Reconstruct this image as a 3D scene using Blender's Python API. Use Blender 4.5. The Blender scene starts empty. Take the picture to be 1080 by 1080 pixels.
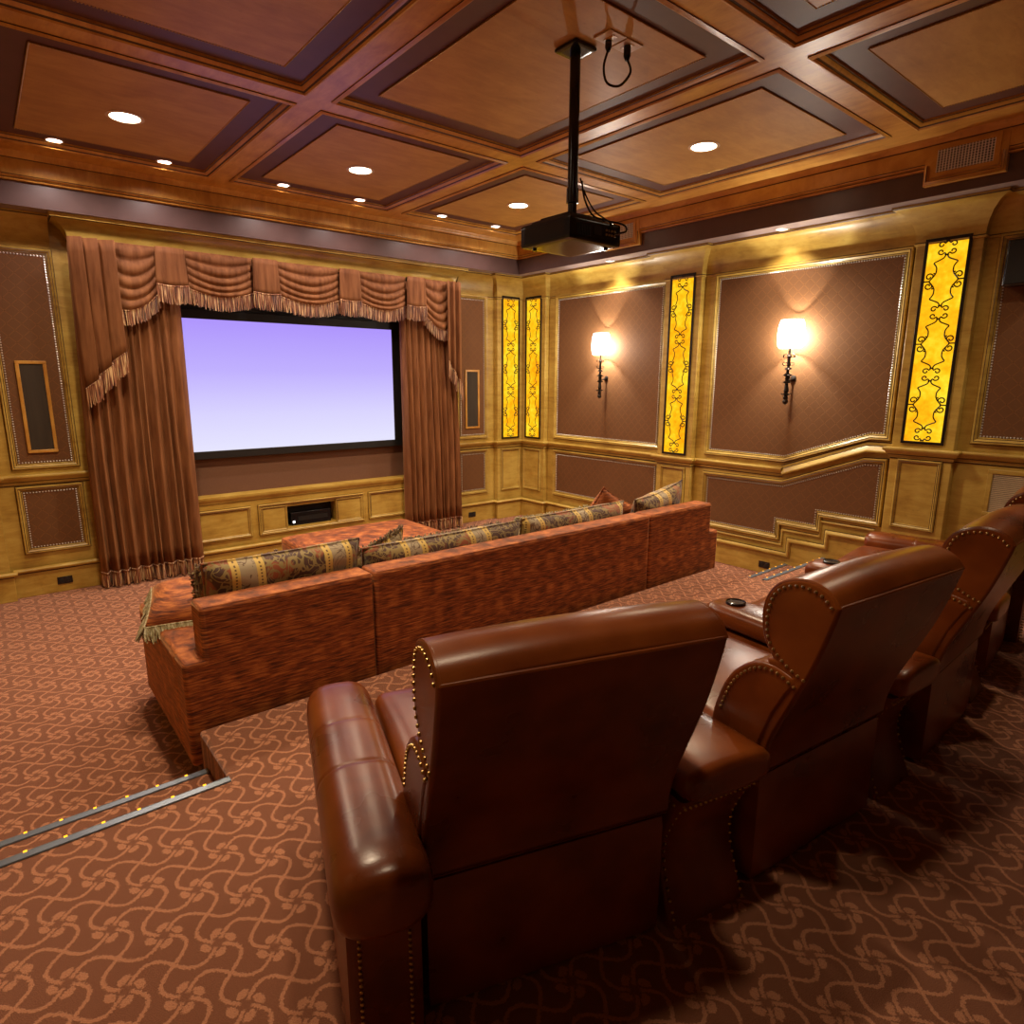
import bpy, bmesh, math, random
from mathutils import Vector, Matrix
random.seed(7)
PI = math.pi
SC = bpy.context.scene
COL = SC.collection
# ------------------------------------------------------------------ camera
YAW, PITCH, ROLL, FPX = 6.92008023e-01, 2.05478288e-01, 3.53875028e-03, 669.895
cam_d = bpy.data.cameras.new('camera'); cam = bpy.data.objects.new('camera', cam_d); COL.objects.link(cam)
cam_d.sensor_width = 36; cam_d.lens = FPX / 1080 * 36; cam_d.clip_start = .05
_f = Vector((math.sin(YAW) * math.cos(PITCH), math.cos(YAW) * math.cos(PITCH), -math.sin(PITCH)))
_r = Vector((math.cos(YAW), -math.sin(YAW), 0)); _u = _r.cross(_f)
_r2 = _r * math.cos(ROLL) + _u * math.sin(ROLL); _u2 = -_r * math.sin(ROLL) + _u * math.cos(ROLL)
M = Matrix((_r2, _u2, -_f)).transposed().to_4x4(); M.translation = (0, 0, 2.0)
cam.matrix_world = M
SC.camera = cam
# ------------------------------------------------------------------ exposure, world, light levels
SC.view_settings.view_transform = 'Standard'; SC.view_settings.look = 'None'
SC.view_settings.exposure = 0.0; SC.view_settings.gamma = 1.0; SC.view_settings.use_curve_mapping = False
w = bpy.data.worlds.new('world'); SC.world = w; w.use_nodes = True
w.node_tree.nodes['Background'].inputs[0].default_value = (0.02, 0.014, 0.01, 1)
W_MAIN = 235       # ceiling downlights
CF = .30
W_SPOT = 32        # small perimeter spots
W_SOFFIT = 24
W_SCONCE = 80
W_AMBER = 2.6     # emission of the amber panels
W_SCREEN = 1.0
# ------------------------------------------------------------------ materials
def new_mat(name):
    m = bpy.data.materials.new(name); m.use_nodes = True
    return m, m.node_tree.nodes, m.node_tree.links, m.node_tree.nodes['Principled BSDF']
class G:
    """tiny node helper"""
    def __init__(s, m): s.n = m.node_tree.nodes; s.l = m.node_tree.links
    def put(s, sock, v):
        if hasattr(v, 'is_linked') or hasattr(v, 'links'): s.l.new(v, sock)
        else: sock.default_value = v
    def math(s, op, a, b=0.0, c=0.0):
        x = s.n.new('ShaderNodeMath'); x.operation = op
        for i, v in enumerate((a, b, c)): s.put(x.inputs[i], v)
        return x.outputs[0]
    def pos(s):
        g = s.n.new('ShaderNodeNewGeometry'); x = s.n.new('ShaderNodeSeparateXYZ'); s.l.new(g.outputs['Position'], x.inputs[0])
        return g.outputs['Position'], x.outputs[0], x.outputs[1], x.outputs[2]
    def objc(s):
        g = s.n.new('ShaderNodeTexCoord'); return g.outputs['Object']
    def sep(s, v):
        x = s.n.new('ShaderNodeSeparateXYZ'); s.l.new(v, x.inputs[0]); return x.outputs
    def scale(s, v, sc):
        x = s.n.new('ShaderNodeVectorMath'); x.operation = 'MULTIPLY'; s.l.new(v, x.inputs[0]); x.inputs[1].default_value = sc; return x.outputs[0]
    def noise(s, v, scale=5, detail=3, rough=.5, dist=0):
        x = s.n.new('ShaderNodeTexNoise'); s.l.new(v, x.inputs['Vector']); x.inputs['Scale'].default_value = scale
        x.inputs['Detail'].default_value = detail; x.inputs['Roughness'].default_value = rough; x.inputs['Distortion'].default_value = dist
        return x.outputs['Fac']
    def ramp(s, f, stops):
        x = s.n.new('ShaderNodeValToRGB'); s.put(x.inputs[0], f); e = x.color_ramp.elements
        while len(e) < len(stops): e.new(.5)
        for i, (p, c) in enumerate(stops): e[i].position = p; e[i].color = (*c, 1)
        return x.outputs[0]
    def fr(s, f, a, b, c=0., d=1.):
        x = s.n.new('ShaderNodeMapRange'); x.interpolation_type = 'SMOOTHSTEP'; s.put(x.inputs[0], f)
        for i, v in enumerate((a, b, c, d)): x.inputs[i + 1].default_value = v
        return x.outputs[0]
    def mix(s, f, a, b):
        x = s.n.new('ShaderNodeMix'); x.data_type = 'RGBA'; s.put(x.inputs[0], f)
        for i, v in ((6, a), (7, b)): s.put(x.inputs[i], (*v, 1) if isinstance(v, tuple) else v)
        return x.outputs[2]
    def bump(s, h, strength=.3, dist=.01):
        x = s.n.new('ShaderNodeBump'); s.put(x.inputs['Height'], h); x.inputs['Strength'].default_value = strength; x.inputs['Distance'].default_value = dist
        return x.outputs[0]
def P(b, **k):
    for n, v in k.items():
        b.inputs[n.replace('_', ' ')].default_value = v if not isinstance(v, tuple) else (*v, 1)
def wood(name, c1, c2, c3, rough=.42, axis=(1.2, 1.2, 6)):
    m, n, l, b = new_mat(name); g = G(m); p, x, y, z = g.pos()
    a = g.noise(p, 2.6, 4, .6, .3); f = g.noise(g.scale(p, axis), 3.5, 5, .65, .6)
    k = g.math('ADD', g.math('MULTIPLY', a, .55), g.math('MULTIPLY', f, .45))
    c = g.ramp(k, [(.30, c3), (.46, c1), (.60, c2)])
    fine = g.fr(g.noise(g.scale(p, (40, 40, 40)), 1.0, 3), .62, .75)
    c = g.mix(g.math('MULTIPLY', fine, .25), c, tuple(v * .45 for v in c1))
    l.new(c, b.inputs['Base Color']); P(b, Roughness=rough, Coat_Weight=.12, Coat_Roughness=.3)
    l.new(g.bump(f, .08, .01), b.inputs['Normal'])
    return m
M_wood = wood('glazed_cream_wood', (.44, .275, .048), (.55, .38, .085), (.26, .13, .020))
M_woodc = wood('amber_ceiling_wood', (.50, .235, .040), (.64, .35, .075), (.34, .13, .018), .36, (5, 1.2, 1.2))
M_woodp = wood('ceiling_panel_wood', (.44, .225, .045), (.52, .285, .065), (.35, .165, .030), .6, (1.0, 4, 1.0))
def flat(name, c, rough=.5, metal=0., bump=0, spec=.5, **k):
    m, n, l, b = new_mat(name); P(b, Base_Color=c, Roughness=rough, Metallic=metal, Specular_IOR_Level=spec, **k)
    g = G(m); p, x, y, z = g.pos(); f = g.noise(p, 9, 3)
    l.new(g.mix(f, tuple(v * .8 for v in c), tuple(min(1, v * 1.2) for v in c)), b.inputs['Base Color'])
    if bump: l.new(g.bump(g.noise(p, bump, 2), .3, .003), b.inputs['Normal'])
    return m
M_glaze = flat('dark_antique_glaze', (.06, .028, .010), .5)
M_glazec = flat('dark_ceiling_glaze', (.07, .025, .008), .5)
M_fascia = flat('plum_brown_paint', (.105, .062, .056), .33)
M_soffit = flat('plum_brown_paint_lit', (.27, .20, .19), .5)  # lighter copy of the fascia paint, its lit look put into the colour
M_border = flat('coffer_border_paint', (.105, .035, .026), .5)
M_bead = flat('silver_bead', (.62, .60, .54), .28, .45)
M_brass = flat('antique_brass', (.50, .33, .12), .3, .9)
M_black = flat('black_frame', (.008, .008, .008), .5)
M_plastic = flat('black_plastic', (.010, .010, .011), .16)
M_iron = flat('dark_iron', (.022, .014, .010), .45, .6)
M_alu = flat('brushed_grey_metal', (.20, .24, .30), .35, .5)
M_white = flat('white_enamel', (.75, .72, .68), .4)
M_plate = flat('cream_plate', (.62, .45, .28), .5)
M_carp_edge = None
def fabric_wall():
    m, n, l, b = new_mat('brown_diamond_fabric'); g = G(m); p, x, y, z = g.pos()
    h = g.math('ADD', x, y)
    k = 1 / .075
    u = g.math('MULTIPLY', g.math('ADD', h, z), k * .7); v = g.math('MULTIPLY', g.math('SUBTRACT', h, z), k * .7)
    def ln(t):
        fr = g.math('FRACT', t); return g.fr(g.math('ABSOLUTE', g.math('SUBTRACT', fr, .5)), .44, .49)
    line = g.math('MAXIMUM', ln(u), ln(v)); dot = g.math('MULTIPLY', ln(u), ln(v))
    c = g.mix(g.noise(p, 3, 2), (.135, .060, .024), (.18, .083, .035))
    c = g.mix(g.math('MULTIPLY', line, .55), c, (.24, .105, .032)); c = g.mix(dot, c, (.05, .02, .012))
    l.new(c, b.inputs['Base Color']); P(b, Roughness=.7, Specular_IOR_Level=.18)
    l.new(g.bump(g.math('SUBTRACT', 1., line), .25, .004), b.inputs['Normal'])
    return m
M_fab = fabric_wall()
def plain_fabric():
    m, n, l, b = new_mat('plain_brown_fabric'); g = G(m); p, x, y, z = g.pos()
    l.new(g.mix(g.noise(p, 60, 2), (.13, .060, .033), (.17, .08, .045)), b.inputs['Base Color']); P(b, Roughness=.9); return m
M_pfab = plain_fabric()
def velvet():
    m, n, l, b = new_mat('copper_brown_velvet'); g = G(m); p, x, y, z = g.pos()
    f = g.noise(g.scale(p, (9, 9, 1.2)), 2.5, 4)
    l.new(g.ramp(f, [(.3, (.135, .048, .016)), (.7, (.27, .112, .042))]), b.inputs['Base Color'])
    P(b, Roughness=.7, Specular_IOR_Level=.2, Sheen_Weight=.28, Sheen_Roughness=.35, Sheen_Tint=(.9, .45, .2)); return m
M_velvet = velvet()
def fringe_mat(name, cs, sc=90):
    m, n, l, b = new_mat(name); g = G(m); p, x, y, z = g.pos()
    f = g.noise(g.scale(p, (sc, sc, 4)), 1.0, 1, .4)
    l.new(g.ramp(f, [(.33, cs[0]), (.45, cs[1]), (.55, cs[2]), (.63, cs[3])]), b.inputs['Base Color']); P(b, Roughness=.75, Sheen_Weight=.3); return m
M_fringe = fringe_mat('bullion_fringe', [(.05, .016, .008), (.26, .085, .032), (.36, .15, .06), (.72, .50, .25)])
M_fringe2 = fringe_mat('olive_fringe', [(.22, .17, .07), (.36, .30, .14), (.45, .38, .2), (.6, .55, .36)])
M_fringe3 = fringe_mat('brown_loop_fringe', [(.07, .025, .012), (.25, .10, .05), (.28, .22, .10), (.4, .32, .16)])
def chenille(name='rust_chenille', cd=(.10, .021, .006), cm=(.31, .072, .013), cl=(.60, .19, .040)):
    m, n, l, b = new_mat(name); g = G(m); p, x, y, z = g.pos()
    f = g.noise(g.scale(p, (9, 9, 115)), 1.0, 4, .62, .2); f2 = g.noise(g.scale(p, (9, 9, 16)), 1.0, 2)
    # woven blotch rows
    sx = g.math('SINE', g.math('MULTIPLY', g.math('ADD', x, g.math('MULTIPLY', y, 1.0)), 2 * PI / .16))
    sz = g.math('SINE', g.math('MULTIPLY', g.math('SUBTRACT', z, g.math('MULTIPLY', y, .4)), 2 * PI / .21))
    bl = g.math('MULTIPLY', g.fr(sx, -.3, 1.), g.fr(sz, -.4, .9))
    k = g.math('ADD', g.math('ADD', g.math('MULTIPLY', f, .8), g.math('MULTIPLY', f2, .2)), g.math('MULTIPLY', g.math('SUBTRACT', bl, .2), .07))
    l.new(g.ramp(k, [(.38, cd), (.50, cm), (.64, cl)]), b.inputs['Base Color']); P(b, Roughness=.75, Sheen_Weight=.55, Sheen_Roughness=.35, Sheen_Tint=(1., .55, .25))
    l.new(g.bump(f, .4, .004), b.inputs['Normal']); return m
M_chen = chenille()
def damask():
    m, n, l, b = new_mat('damask_striped_fabric'); g = G(m); p, x, y, z = g.pos()
    q = g.scale(p, (1, 1, 1)); nz = g.noise(q, 6.5, 1, .3, 2.2); n2 = g.noise(g.scale(p, (1.2, 1.2, 1)), 9, 1, .3, 2.6)
    band = g.math('ABSOLUTE', g.math('SUBTRACT', nz, .5)); scroll = g.fr(band, .05, .03)
    scroll2 = g.fr(g.math('ABSOLUTE', g.math('SUBTRACT', n2, .52)), .045, .022)
    base = g.mix(g.fr(g.noise(p, 6, 1), .5, .58), (.075, .028, .014), (.30, .075, .018))
    c = g.mix(g.math('MAXIMUM', scroll, scroll2), base, (.27, .19, .06))
    pale = g.mix(scroll2, (.36, .28, .17), (.14, .08, .04))
    t = g.math('FRACT', g.math('DIVIDE', g.math('ADD', x, 9.48), .52))     # stripe repeats every 52 cm
    inb = g.math('MULTIPLY', g.math('GREATER_THAN', t, .0), g.math('LESS_THAN', t, .34))
    c = g.mix(inb, c, pale)
    y1 = g.math('MULTIPLY', g.math('GREATER_THAN', t, 0.), g.math('LESS_THAN', t, .085)); y2 = g.math('MULTIPLY', g.math('GREATER_THAN', t, .255), g.math('LESS_THAN', t, .34))
    yb = g.math('MAXIMUM', y1, y2); tick = g.math('MULTIPLY', g.fr(g.math('ABSOLUTE', g.math('SUBTRACT', g.math('FRACT', g.math('MULTIPLY', t, 11.76)), .5)), .14, .08), g.math('GREATER_THAN', g.math('FRACT', g.math('MULTIPLY', z, 55)), .5))
    c = g.mix(yb, c, (.62, .42, .10)); c = g.mix(g.math('MULTIPLY', yb, tick), c, (.14, .07, .02))
    l.new(c, b.inputs['Base Color']); P(b, Roughness=.75, Sheen_Weight=.3); l.new(g.bump(nz, .2, .003), b.inputs['Normal']); return m
M_dam = damask()
def leather():
    m, n, l, b = new_mat('cognac_leather'); g = G(m); o = g.pos()[0]
    f = g.noise(o, 4, 3, .5, .1); f2 = g.noise(o, 220, 2)
    l.new(g.ramp(f, [(.28, (.095, .019, .0035)), (.5, (.19, .041, .0065)), (.72, (.28, .070, .011))]), b.inputs['Base Color'])
    P(b, Roughness=.36, Specular_IOR_Level=.42)
    l.new(g.bump(f2, .10, .002), b.inputs['Normal'])
    l.new(g.math('ADD', g.math('MULTIPLY', f, .14), .22), b.inputs['Roughness']); return m
M_leather = leather()
def carpet():
    m, n, l, b = new_mat('patterned_carpet'); g = G(m); p, x, y, z = g.pos()
    px, py = .1245, .131
    nz = g.math('MULTIPLY', g.math('SUBTRACT', g.noise(p, 7, 2), .5), .10)
    u = g.math('ADD', g.math('DIVIDE', g.math('SUBTRACT', x, .108), px), nz); v = g.math('ADD', g.math('DIVIDE', g.math('SUBTRACT', y, 2.103), py), nz)
    def near(t):   # nearest integer and remainder
        r = g.math('ROUND', t); return r, g.math('SUBTRACT', t, r)
    # wavy lines: v = j + A sin(pi u) with sign by parity of j
    def family(a, c, flip=1.):
        s = g.math('SINE', g.math('MULTIPLY', a, PI))
        j, _ = near(c)
        sg = g.math('SUBTRACT', 1., g.math('MULTIPLY', g.math('ABSOLUTE', g.math('MODULO', j, 2.)), 2.))
        best = None
        for dj in (-1, 0, 1):
            sgn = sg if dj == 0 else g.math('MULTIPLY', sg, -1.)
            d = g.math('ABSOLUTE', g.math('SUBTRACT', g.math('SUBTRACT', c, g.math('ADD', j, float(dj))), g.math('MULTIPLY', g.math('MULTIPLY', s, sgn), .37 * flip)))
            # divide by the slope so the line keeps its width
            best = d if best is None else g.math('MINIMUM', best, d)
        cs = g.math('MULTIPLY', g.math('COSINE', g.math('MULTIPLY', a, PI)), 1.13)
        return g.math('DIVIDE', best, g.math('SQRT', g.math('ADD', 1., g.math('MULTIPLY', cs, cs))))
    d = g.math('MINIMUM', family(u, v), family(v, u, -1.))
    edge = g.math('MULTIPLY', g.math('SUBTRACT', g.noise(p, 150, 1), .5), .13)
    line = g.fr(g.math('ADD', d, edge), .058, .034)
    # four-petal flowers where i+j is even
    ri, fu = near(u); rj, fv = near(v)
    even = g.math('LESS_THAN', g.math('ABSOLUTE', g.math('MODULO', g.math('ADD', ri, rj), 2.)), .5)
    r = g.math('SQRT', g.math('ADD', g.math('MULTIPLY', fu, fu), g.math('MULTIPLY', fv, fv)))
    th = g.math('ARCTAN2', fv, fu)
    th2 = g.math('SUBTRACT', g.math('MODULO', g.math('ADD', g.math('ADD', th, g.math('MULTIPLY', r, 1.6)), 20 * PI + .34), PI / 2), PI / 4)
    qx = g.math('SUBTRACT', g.math('MULTIPLY', r, g.math('COSINE', th2)), .29); qy = g.math('MULTIPLY', r, g.math('SINE', th2))
    qd = g.math('SQRT', g.math('ADD', g.math('MULTIPLY', qx, qx), g.math('MULTIPLY', g.math('MULTIPLY', qy, qy), .8)))
    fl = g.fr(g.math('ADD', qd, edge), .132, .10)
    qx2 = g.math('ADD', qx, .05); hd = g.math('SQRT', g.math('ADD', g.math('MULTIPLY', qx2, qx2), g.math('MULTIPLY', qy, qy)))
    hole = g.fr(hd, .02, .005)
    clear = g.math('MULTIPLY', even, g.fr(r, .46, .38))
    pat = g.math('MAXIMUM', g.math('MULTIPLY', line, g.math('SUBTRACT', 1., g.math('MULTIPLY', even, g.fr(r, .16, .08)))), g.math('MULTIPLY', even, fl))
    pat = g.math('MULTIPLY', pat, g.math('SUBTRACT', 1., g.math('MULTIPLY', even, g.math('MULTIPLY', hole, .8))))
    top = g.n.new('ShaderNodeNewGeometry')
    spk = g.noise(p, 420, 2)
    base = g.mix(g.fr(spk, .35, .65), (.155, .052, .025), (.31, .118, .060)); lt = g.mix(g.fr(spk, .35, .65), (.42, .165, .082), (.66, .30, .165))
    l.new(g.mix(g.math('MULTIPLY', pat, .85), base, lt), b.inputs['Base Color'])
    P(b, Roughness=.95, Specular_IOR_Level=.15, Sheen_Weight=.25)
    l.new(g.bump(g.math('ADD', spk, g.math('MULTIPLY', pat, .6)), .5, .004), b.inputs['Normal']); return m
M_carpet = carpet()
def emis(name, c, s):
    m = bpy.data.materials.new(name); m.use_nodes = True; n = m.node_tree.nodes; n.clear()
    e = n.new('ShaderNodeEmission'); o = n.new('ShaderNodeOutputMaterial'); m.node_tree.links.new(e.outputs[0], o.inputs[0])
    e.inputs[0].default_value = (*c, 1); e.inputs[1].default_value = s; return m
M_lamp = emis('lamp_glow', (1., .86, .62), 14)
M_lampp = emis('spot_glow', (1., .80, .72), 10)
M_lampd = emis('soffit_lamp_glow', (1., .84, .75), 2.2)
M_shade = emis('sconce_glow', (1., .96, .88), 8)
def _thin(m):      # opal glass lets part of the bulb's light straight through
    n = m.node_tree.nodes; l = m.node_tree.links; e = [k for k in n if k.type == 'EMISSION'][0]; o = [k for k in n if k.type == 'OUTPUT_MATERIAL'][0]
    tr = n.new('ShaderNodeBsdfTransparent'); mx = n.new('ShaderNodeMixShader'); mx.inputs[0].default_value = .45
    l.new(e.outputs[0], mx.inputs[1]); l.new(tr.outputs[0], mx.inputs[2]); l.new(mx.outputs[0], o.inputs[0])
_thin(M_shade)
M_led = emis('amber_led', (1., .42, .02), 2.5)
M_led2 = emis('white_led', (1., 1., 1.), 3)
def screen_mat():
    m = emis('projected_image', (1, 1, 1), W_SCREEN); g = G(m); p, x, y, z = g.pos()
    e = [k for k in m.node_tree.nodes if k.type == 'EMISSION'][0]
    f = g.math('DIVIDE', g.math('SUBTRACT', z, 1.244), 1.353)
    c = g.ramp(f, [(0., (.80, .79, 1.)), (.28, (.70, .66, 1.)), (.62, (.535, .44, 1.)), (1., (.43, .305, .98))])
    g.l.new(c, e.inputs[0]); return m
M_screen = screen_mat()
def amber_mat():
    m = emis('amber_glass', (1, .6, .02), W_AMBER * .45); g = G(m); p, x, y, z = g.pos()
    e = [k for k in m.node_tree.nodes if k.type == 'EMISSION'][0]
    f = g.math('ADD', g.math('MULTIPLY', g.noise(p, 4, 3, .6), .7), g.math('MULTIPLY', g.noise(p, 30, 2), .3))
    g.l.new(g.ramp(f, [(.32, (1., .30, .003)), (.5, (1., .50, .008)), (.66, (1., .72, .03))]), e.inputs[0]); return m
M_amber = amber_mat()
def grille_mat():
    m, n, l, b = new_mat('speaker_cloth'); g = G(m); p, x, y, z = g.pos()
    l.new(g.mix(g.noise(g.scale(p, (30, 30, 3)), 1, 3), (.028, .018, .010), (.05, .034, .018)), b.inputs['Base Color']); P(b, Roughness=.8); return m
M_cloth = grille_mat()

# ------------------------------------------------------------------ mesh helpers
class MB:
    def __init__(s): s.bm = bmesh.new(); s.M = None
    def v(s, p):
        p = Vector(p)
        return s.bm.verts.new(s.M @ p if s.M else p)
    def face(s, vs, mi=0):
        try: f = s.bm.faces.new(vs); f.material_index = mi; f.smooth = True; return f
        except ValueError: return None
    def box(s, x0, x1, y0, y1, z0, z1, mi=0):
        c = [s.v((x, y, z)) for z in (z0, z1) for y in (y0, y1) for x in (x0, x1)]
        for q in ((0, 2, 3, 1), (4, 5, 7, 6), (0, 1, 5, 4), (2, 6, 7, 3), (0, 4, 6, 2), (1, 3, 7, 5)): s.face([c[i] for i in q], mi)
        return s
    def grid(s, rows, close_u=False, close_v=False, mi=0, cap0=False, cap1=False):
        """rows: list of lists of points; quads between"""
        V = [[s.v(p) for p in r] for r in rows]; nu = len(V[0]); nv = len(V)
        for i in range(nv if close_v else nv - 1):
            a, b = V[i], V[(i + 1) % nv]
            for j in range(nu if close_u else nu - 1):
                k = (j + 1) % nu
                m_ = mi[j] if isinstance(mi, (list, tuple)) else mi
                s.face([a[j], a[k], b[k], b[j]], m_)
        c = mi if not isinstance(mi, (list, tuple)) else mi[0]
        if cap0:
            q = s.face(list(reversed(V[0])), c)
            if q: q.smooth = False
        if cap1:
            q = s.face(V[-1], c)
            if q: q.smooth = False
        return V
    def lathe(s, prof, o=(0, 0, 0), n=20, mi=0, axis='z'):
        rows = []
        for r, h in prof:
            row = []
            for k in range(n):
                a = 2 * PI * k / n; c, d = r * math.cos(a), r * math.sin(a)
                q = {'z': (c, d, h), 'y': (c, h, d), 'x': (h, c, d)}[axis]
                row.append((o[0] + q[0], o[1] + q[1], o[2] + q[2]))
            rows.append(row)
        s.grid(rows, close_u=True, mi=mi, cap0=True, cap1=True); return s
    def tube(s, pts, r, n=6, mi=0, closed=False):
        pts = [Vector(p) for p in pts]; rows = []; N = len(pts); prev = None
        for i, p in enumerate(pts):
            a = pts[(i - 1) % N] if (i > 0 or closed) else p; b = pts[(i + 1) % N] if (i < N - 1 or closed) else p
            t = (b - a).normalized() if (b - a).length > 1e-9 else Vector((0, 0, 1))
            if prev is None:
                up = Vector((0, 0, 1)) if abs(t.z) < .9 else Vector((1, 0, 0)); prev = t.cross(up).normalized()
            e = (prev - t * prev.dot(t)); e = e.normalized() if e.length > 1e-6 else t.orthogonal().normalized(); prev = e; f = t.cross(e)
            rr = r[i] if isinstance(r, (list, tuple)) else r
            rows.append([p + (e * math.cos(2 * PI * k / n) + f * math.sin(2 * PI * k / n)) * rr for k in range(n)])
        s.grid(rows, close_u=True, close_v=closed, mi=mi, cap0=not closed, cap1=not closed); return s
    def sweep(s, path, N, prof, closed=False, mi=0, capmi=0):
        """mitred sweep; path in a plane of normal N; prof = (in-plane offset to the left, along N)"""
        path = [Vector(p) for p in path]; N = Vector(N).normalized(); n = len(path); rows = []
        for i, p in enumerate(path):
            a = path[i - 1] if (i > 0 or closed) else None; b = path[(i + 1) % n] if (i < n - 1 or closed) else None
            d1 = (p - a).normalized() if a is not None else None; d2 = (b - p).normalized() if b is not None else None
            if d1 is None: mt = N.cross(d2)
            elif d2 is None: mt = N.cross(d1)
            else:
                n1, n2 = N.cross(d1), N.cross(d2); h = n1 + n2; h = h.normalized() if h.length > 1e-6 else n1; mt = h / max(.25, h.dot(n1))
            rows.append([p + mt * u + N * v for u, v in prof])
        s.grid(rows, close_v=closed, mi=mi, cap0=False, cap1=False)
        return s
    def ball(s, c, r, n=8, m=5, mi=0, sq=(1, 1, 1)):
        rows = []
        for i in range(m + 1):
            t = PI * i / m
            rows.append([(c[0] + sq[0] * r * max(.02, math.sin(t)) * math.cos(2 * PI * k / n), c[1] + sq[1] * r * max(.02, math.sin(t)) * math.sin(2 * PI * k / n), c[2] + sq[2] * r * math.cos(t)) for k in range(n)])
        s.grid(rows, close_u=True, mi=mi, cap0=True, cap1=True); return s
    def prism(s, poly, z0, z1, mi=0):
        a = [s.v((x, y, z0)) for x, y in poly]; b = [s.v((x, y, z1)) for x, y in poly]; n = len(poly)
        s.face(list(reversed(a)), mi); s.face(b, mi)
        for i in range(n): s.face([a[i], a[(i + 1) % n], b[(i + 1) % n], b[i]], mi)
        return s
    def pbox(s, cx, cy, cz, hx, hy, hz, r=.05, e=4.0, puff=0.0, n=14, mi=0, fn=None):
        """rounded (superellipsoid-like) cushion box: flat faces, soft edges, optional crown"""
        def pt(a, b, c):
            # cube point -> rounded box
            q = Vector((a * hx, b * hy, c * hz)); lim = Vector((hx - r, hy - r, hz - r))
            core = Vector((max(-lim.x, min(lim.x, q.x)), max(-lim.y, min(lim.y, q.y)), max(-lim.z, min(lim.z, q.z))))
            d = q - core; d = d.normalized() * r if d.length > 1e-9 else d
            o = core + d
            o.z += puff * c * (1 - a * a) * (1 - b * b) if abs(c) > .99 else 0
            p = Vector((cx, cy, cz)) + o
            return fn(p) if fn else p
        def tv(k):
            t = -1 + 2 * k / n; return math.copysign(abs(t) ** .75, t)   # denser near the edges
        cache = {}
        def V(a, b, c):
            k = (round(a, 5), round(b, 5), round(c, 5))
            if k not in cache: cache[k] = s.v(pt(a, b, c))
            return cache[k]
        T = [tv(k) for k in range(n + 1)]
        for ax in range(3):
            for sg in (-1, 1):
                for i in range(n):
                    for j in range(n):
                        qs = []
                        for (a, b) in ((T[i], T[j]), (T[i + 1], T[j]), (T[i + 1], T[j + 1]), (T[i], T[j + 1])):
                            c = [0, 0, 0]; c[ax] = sg; c[(ax + 1) % 3] = a; c[(ax + 2) % 3] = b; qs.append(V(*c))
                        s.face(qs if sg > 0 else list(reversed(qs)), mi)
        return s
    def strands(s, base, length, wd=.008, n_per=1, down=(0, 0, -1), jit=.25, mi=0, spread=.006):
        """fringe hung from a polyline: little tapered three-sided strands"""
        base = [Vector(p) for p in base]; down = Vector(down)
        tot = sum((base[i + 1] - base[i]).length for i in range(len(base) - 1)); N = max(2, int(tot / wd)); acc = 0; i = 0
        L = [0]
        for k in range(len(base) - 1): L.append(L[-1] + (base[k + 1] - base[k]).length)
        for q in range(N):
            t = tot * (q + .5) / N
            while i < len(L) - 2 and L[i + 1] < t: i += 1
            f = (t - L[i]) / max(1e-9, L[i + 1] - L[i]); p = base[i].lerp(base[i + 1], f); tg = (base[i + 1] - base[i]).normalized()
            nn = tg.cross(down); nn = nn.normalized() if nn.length > 1e-6 else Vector((0, 1, 0))
            ln = length * (1 - jit * random.random()); w_ = wd * .62
            off = nn * random.uniform(-spread, spread)
            mid = p + down * ln * .5 + tg * random.uniform(-.4, .4) * wd + off; end = p + down * ln + tg * random.uniform(-.9, .9) * wd + off * 1.6
            rows = [[c + tg * math.cos(a) * r_ + nn * math.sin(a) * r_ for a in (0, 2.1, 4.2)] for c, r_ in ((p, w_), (mid, w_ * 1.05), (end, w_ * .75))]
            s.grid(rows, close_u=True, mi=mi, cap1=True)
        return s
    def build(s, name, mats, parent=None, sharp=35, bevel=0, seg=2, flatsh=False):
        me = bpy.data.meshes.new(name)
        bmesh.ops.recalc_face_normals(s.bm, faces=s.bm.faces)
        s.bm.to_mesh(me); s.bm.free()
        for m in (mats if isinstance(mats, (list, tuple)) else [mats]): me.materials.append(m)
        if flatsh:
            for p in me.polygons: p.use_smooth = False
        else: me.set_sharp_from_angle(angle=math.radians(sharp))
        o = bpy.data.objects.new(name, me); COL.objects.link(o)
        if parent is not None: o.parent = parent
        if bevel:
            b = o.modifiers.new('bevel', 'BEVEL'); b.width = bevel; b.segments = seg; b.limit_method = 'ANGLE'; b.angle_limit = math.radians(40)
        return o
def catmull(P_, n=6, closed=False):
    out = []; N = len(P_)
    for i in range(N if closed else N - 1):
        p0 = P_[(i - 1) % N] if (closed or i > 0) else P_[0]; p1 = P_[i]; p2 = P_[(i + 1) % N]; p3 = P_[(i + 2) % N] if (closed or i < N - 2) else P_[-1]
        for k in range(n):
            t_ = k / n
            out.append(tuple(.5 * (2 * b + (c - a) * t_ + (2 * a - 5 * b + 4 * c - d) * t_ ** 2 + (3 * b - a - 3 * c + d) * t_ ** 3) for a, b, c, d in zip(p0, p1, p2, p3)))
    if not closed: out.append(tuple(P_[-1]))
    return out
def tag(o, label=None, cat=None, group=None, kind=None):
    if label: o['label'] = label
    if cat: o['category'] = cat
    if group: o['group'] = group
    if kind: o['kind'] = kind
    return o
def empty(name, loc=(0, 0, 0), rz=0, label=None, cat=None, group=None):
    o = bpy.data.objects.new(name, None); COL.objects.link(o); o.location = loc; o.rotation_euler = (0, 0, rz); o.empty_display_size = .1
    return tag(o, label, cat, group)
def copy_tree(o, parent=None):
    c = o.copy(); COL.objects.link(c); c.parent = parent
    for ch in [k for k in bpy.data.objects if k.parent == o]: copy_tree(ch, c)
    return c
def S(o): return tag(o, kind='structure')
def mirror_mb(mb): pass

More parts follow.
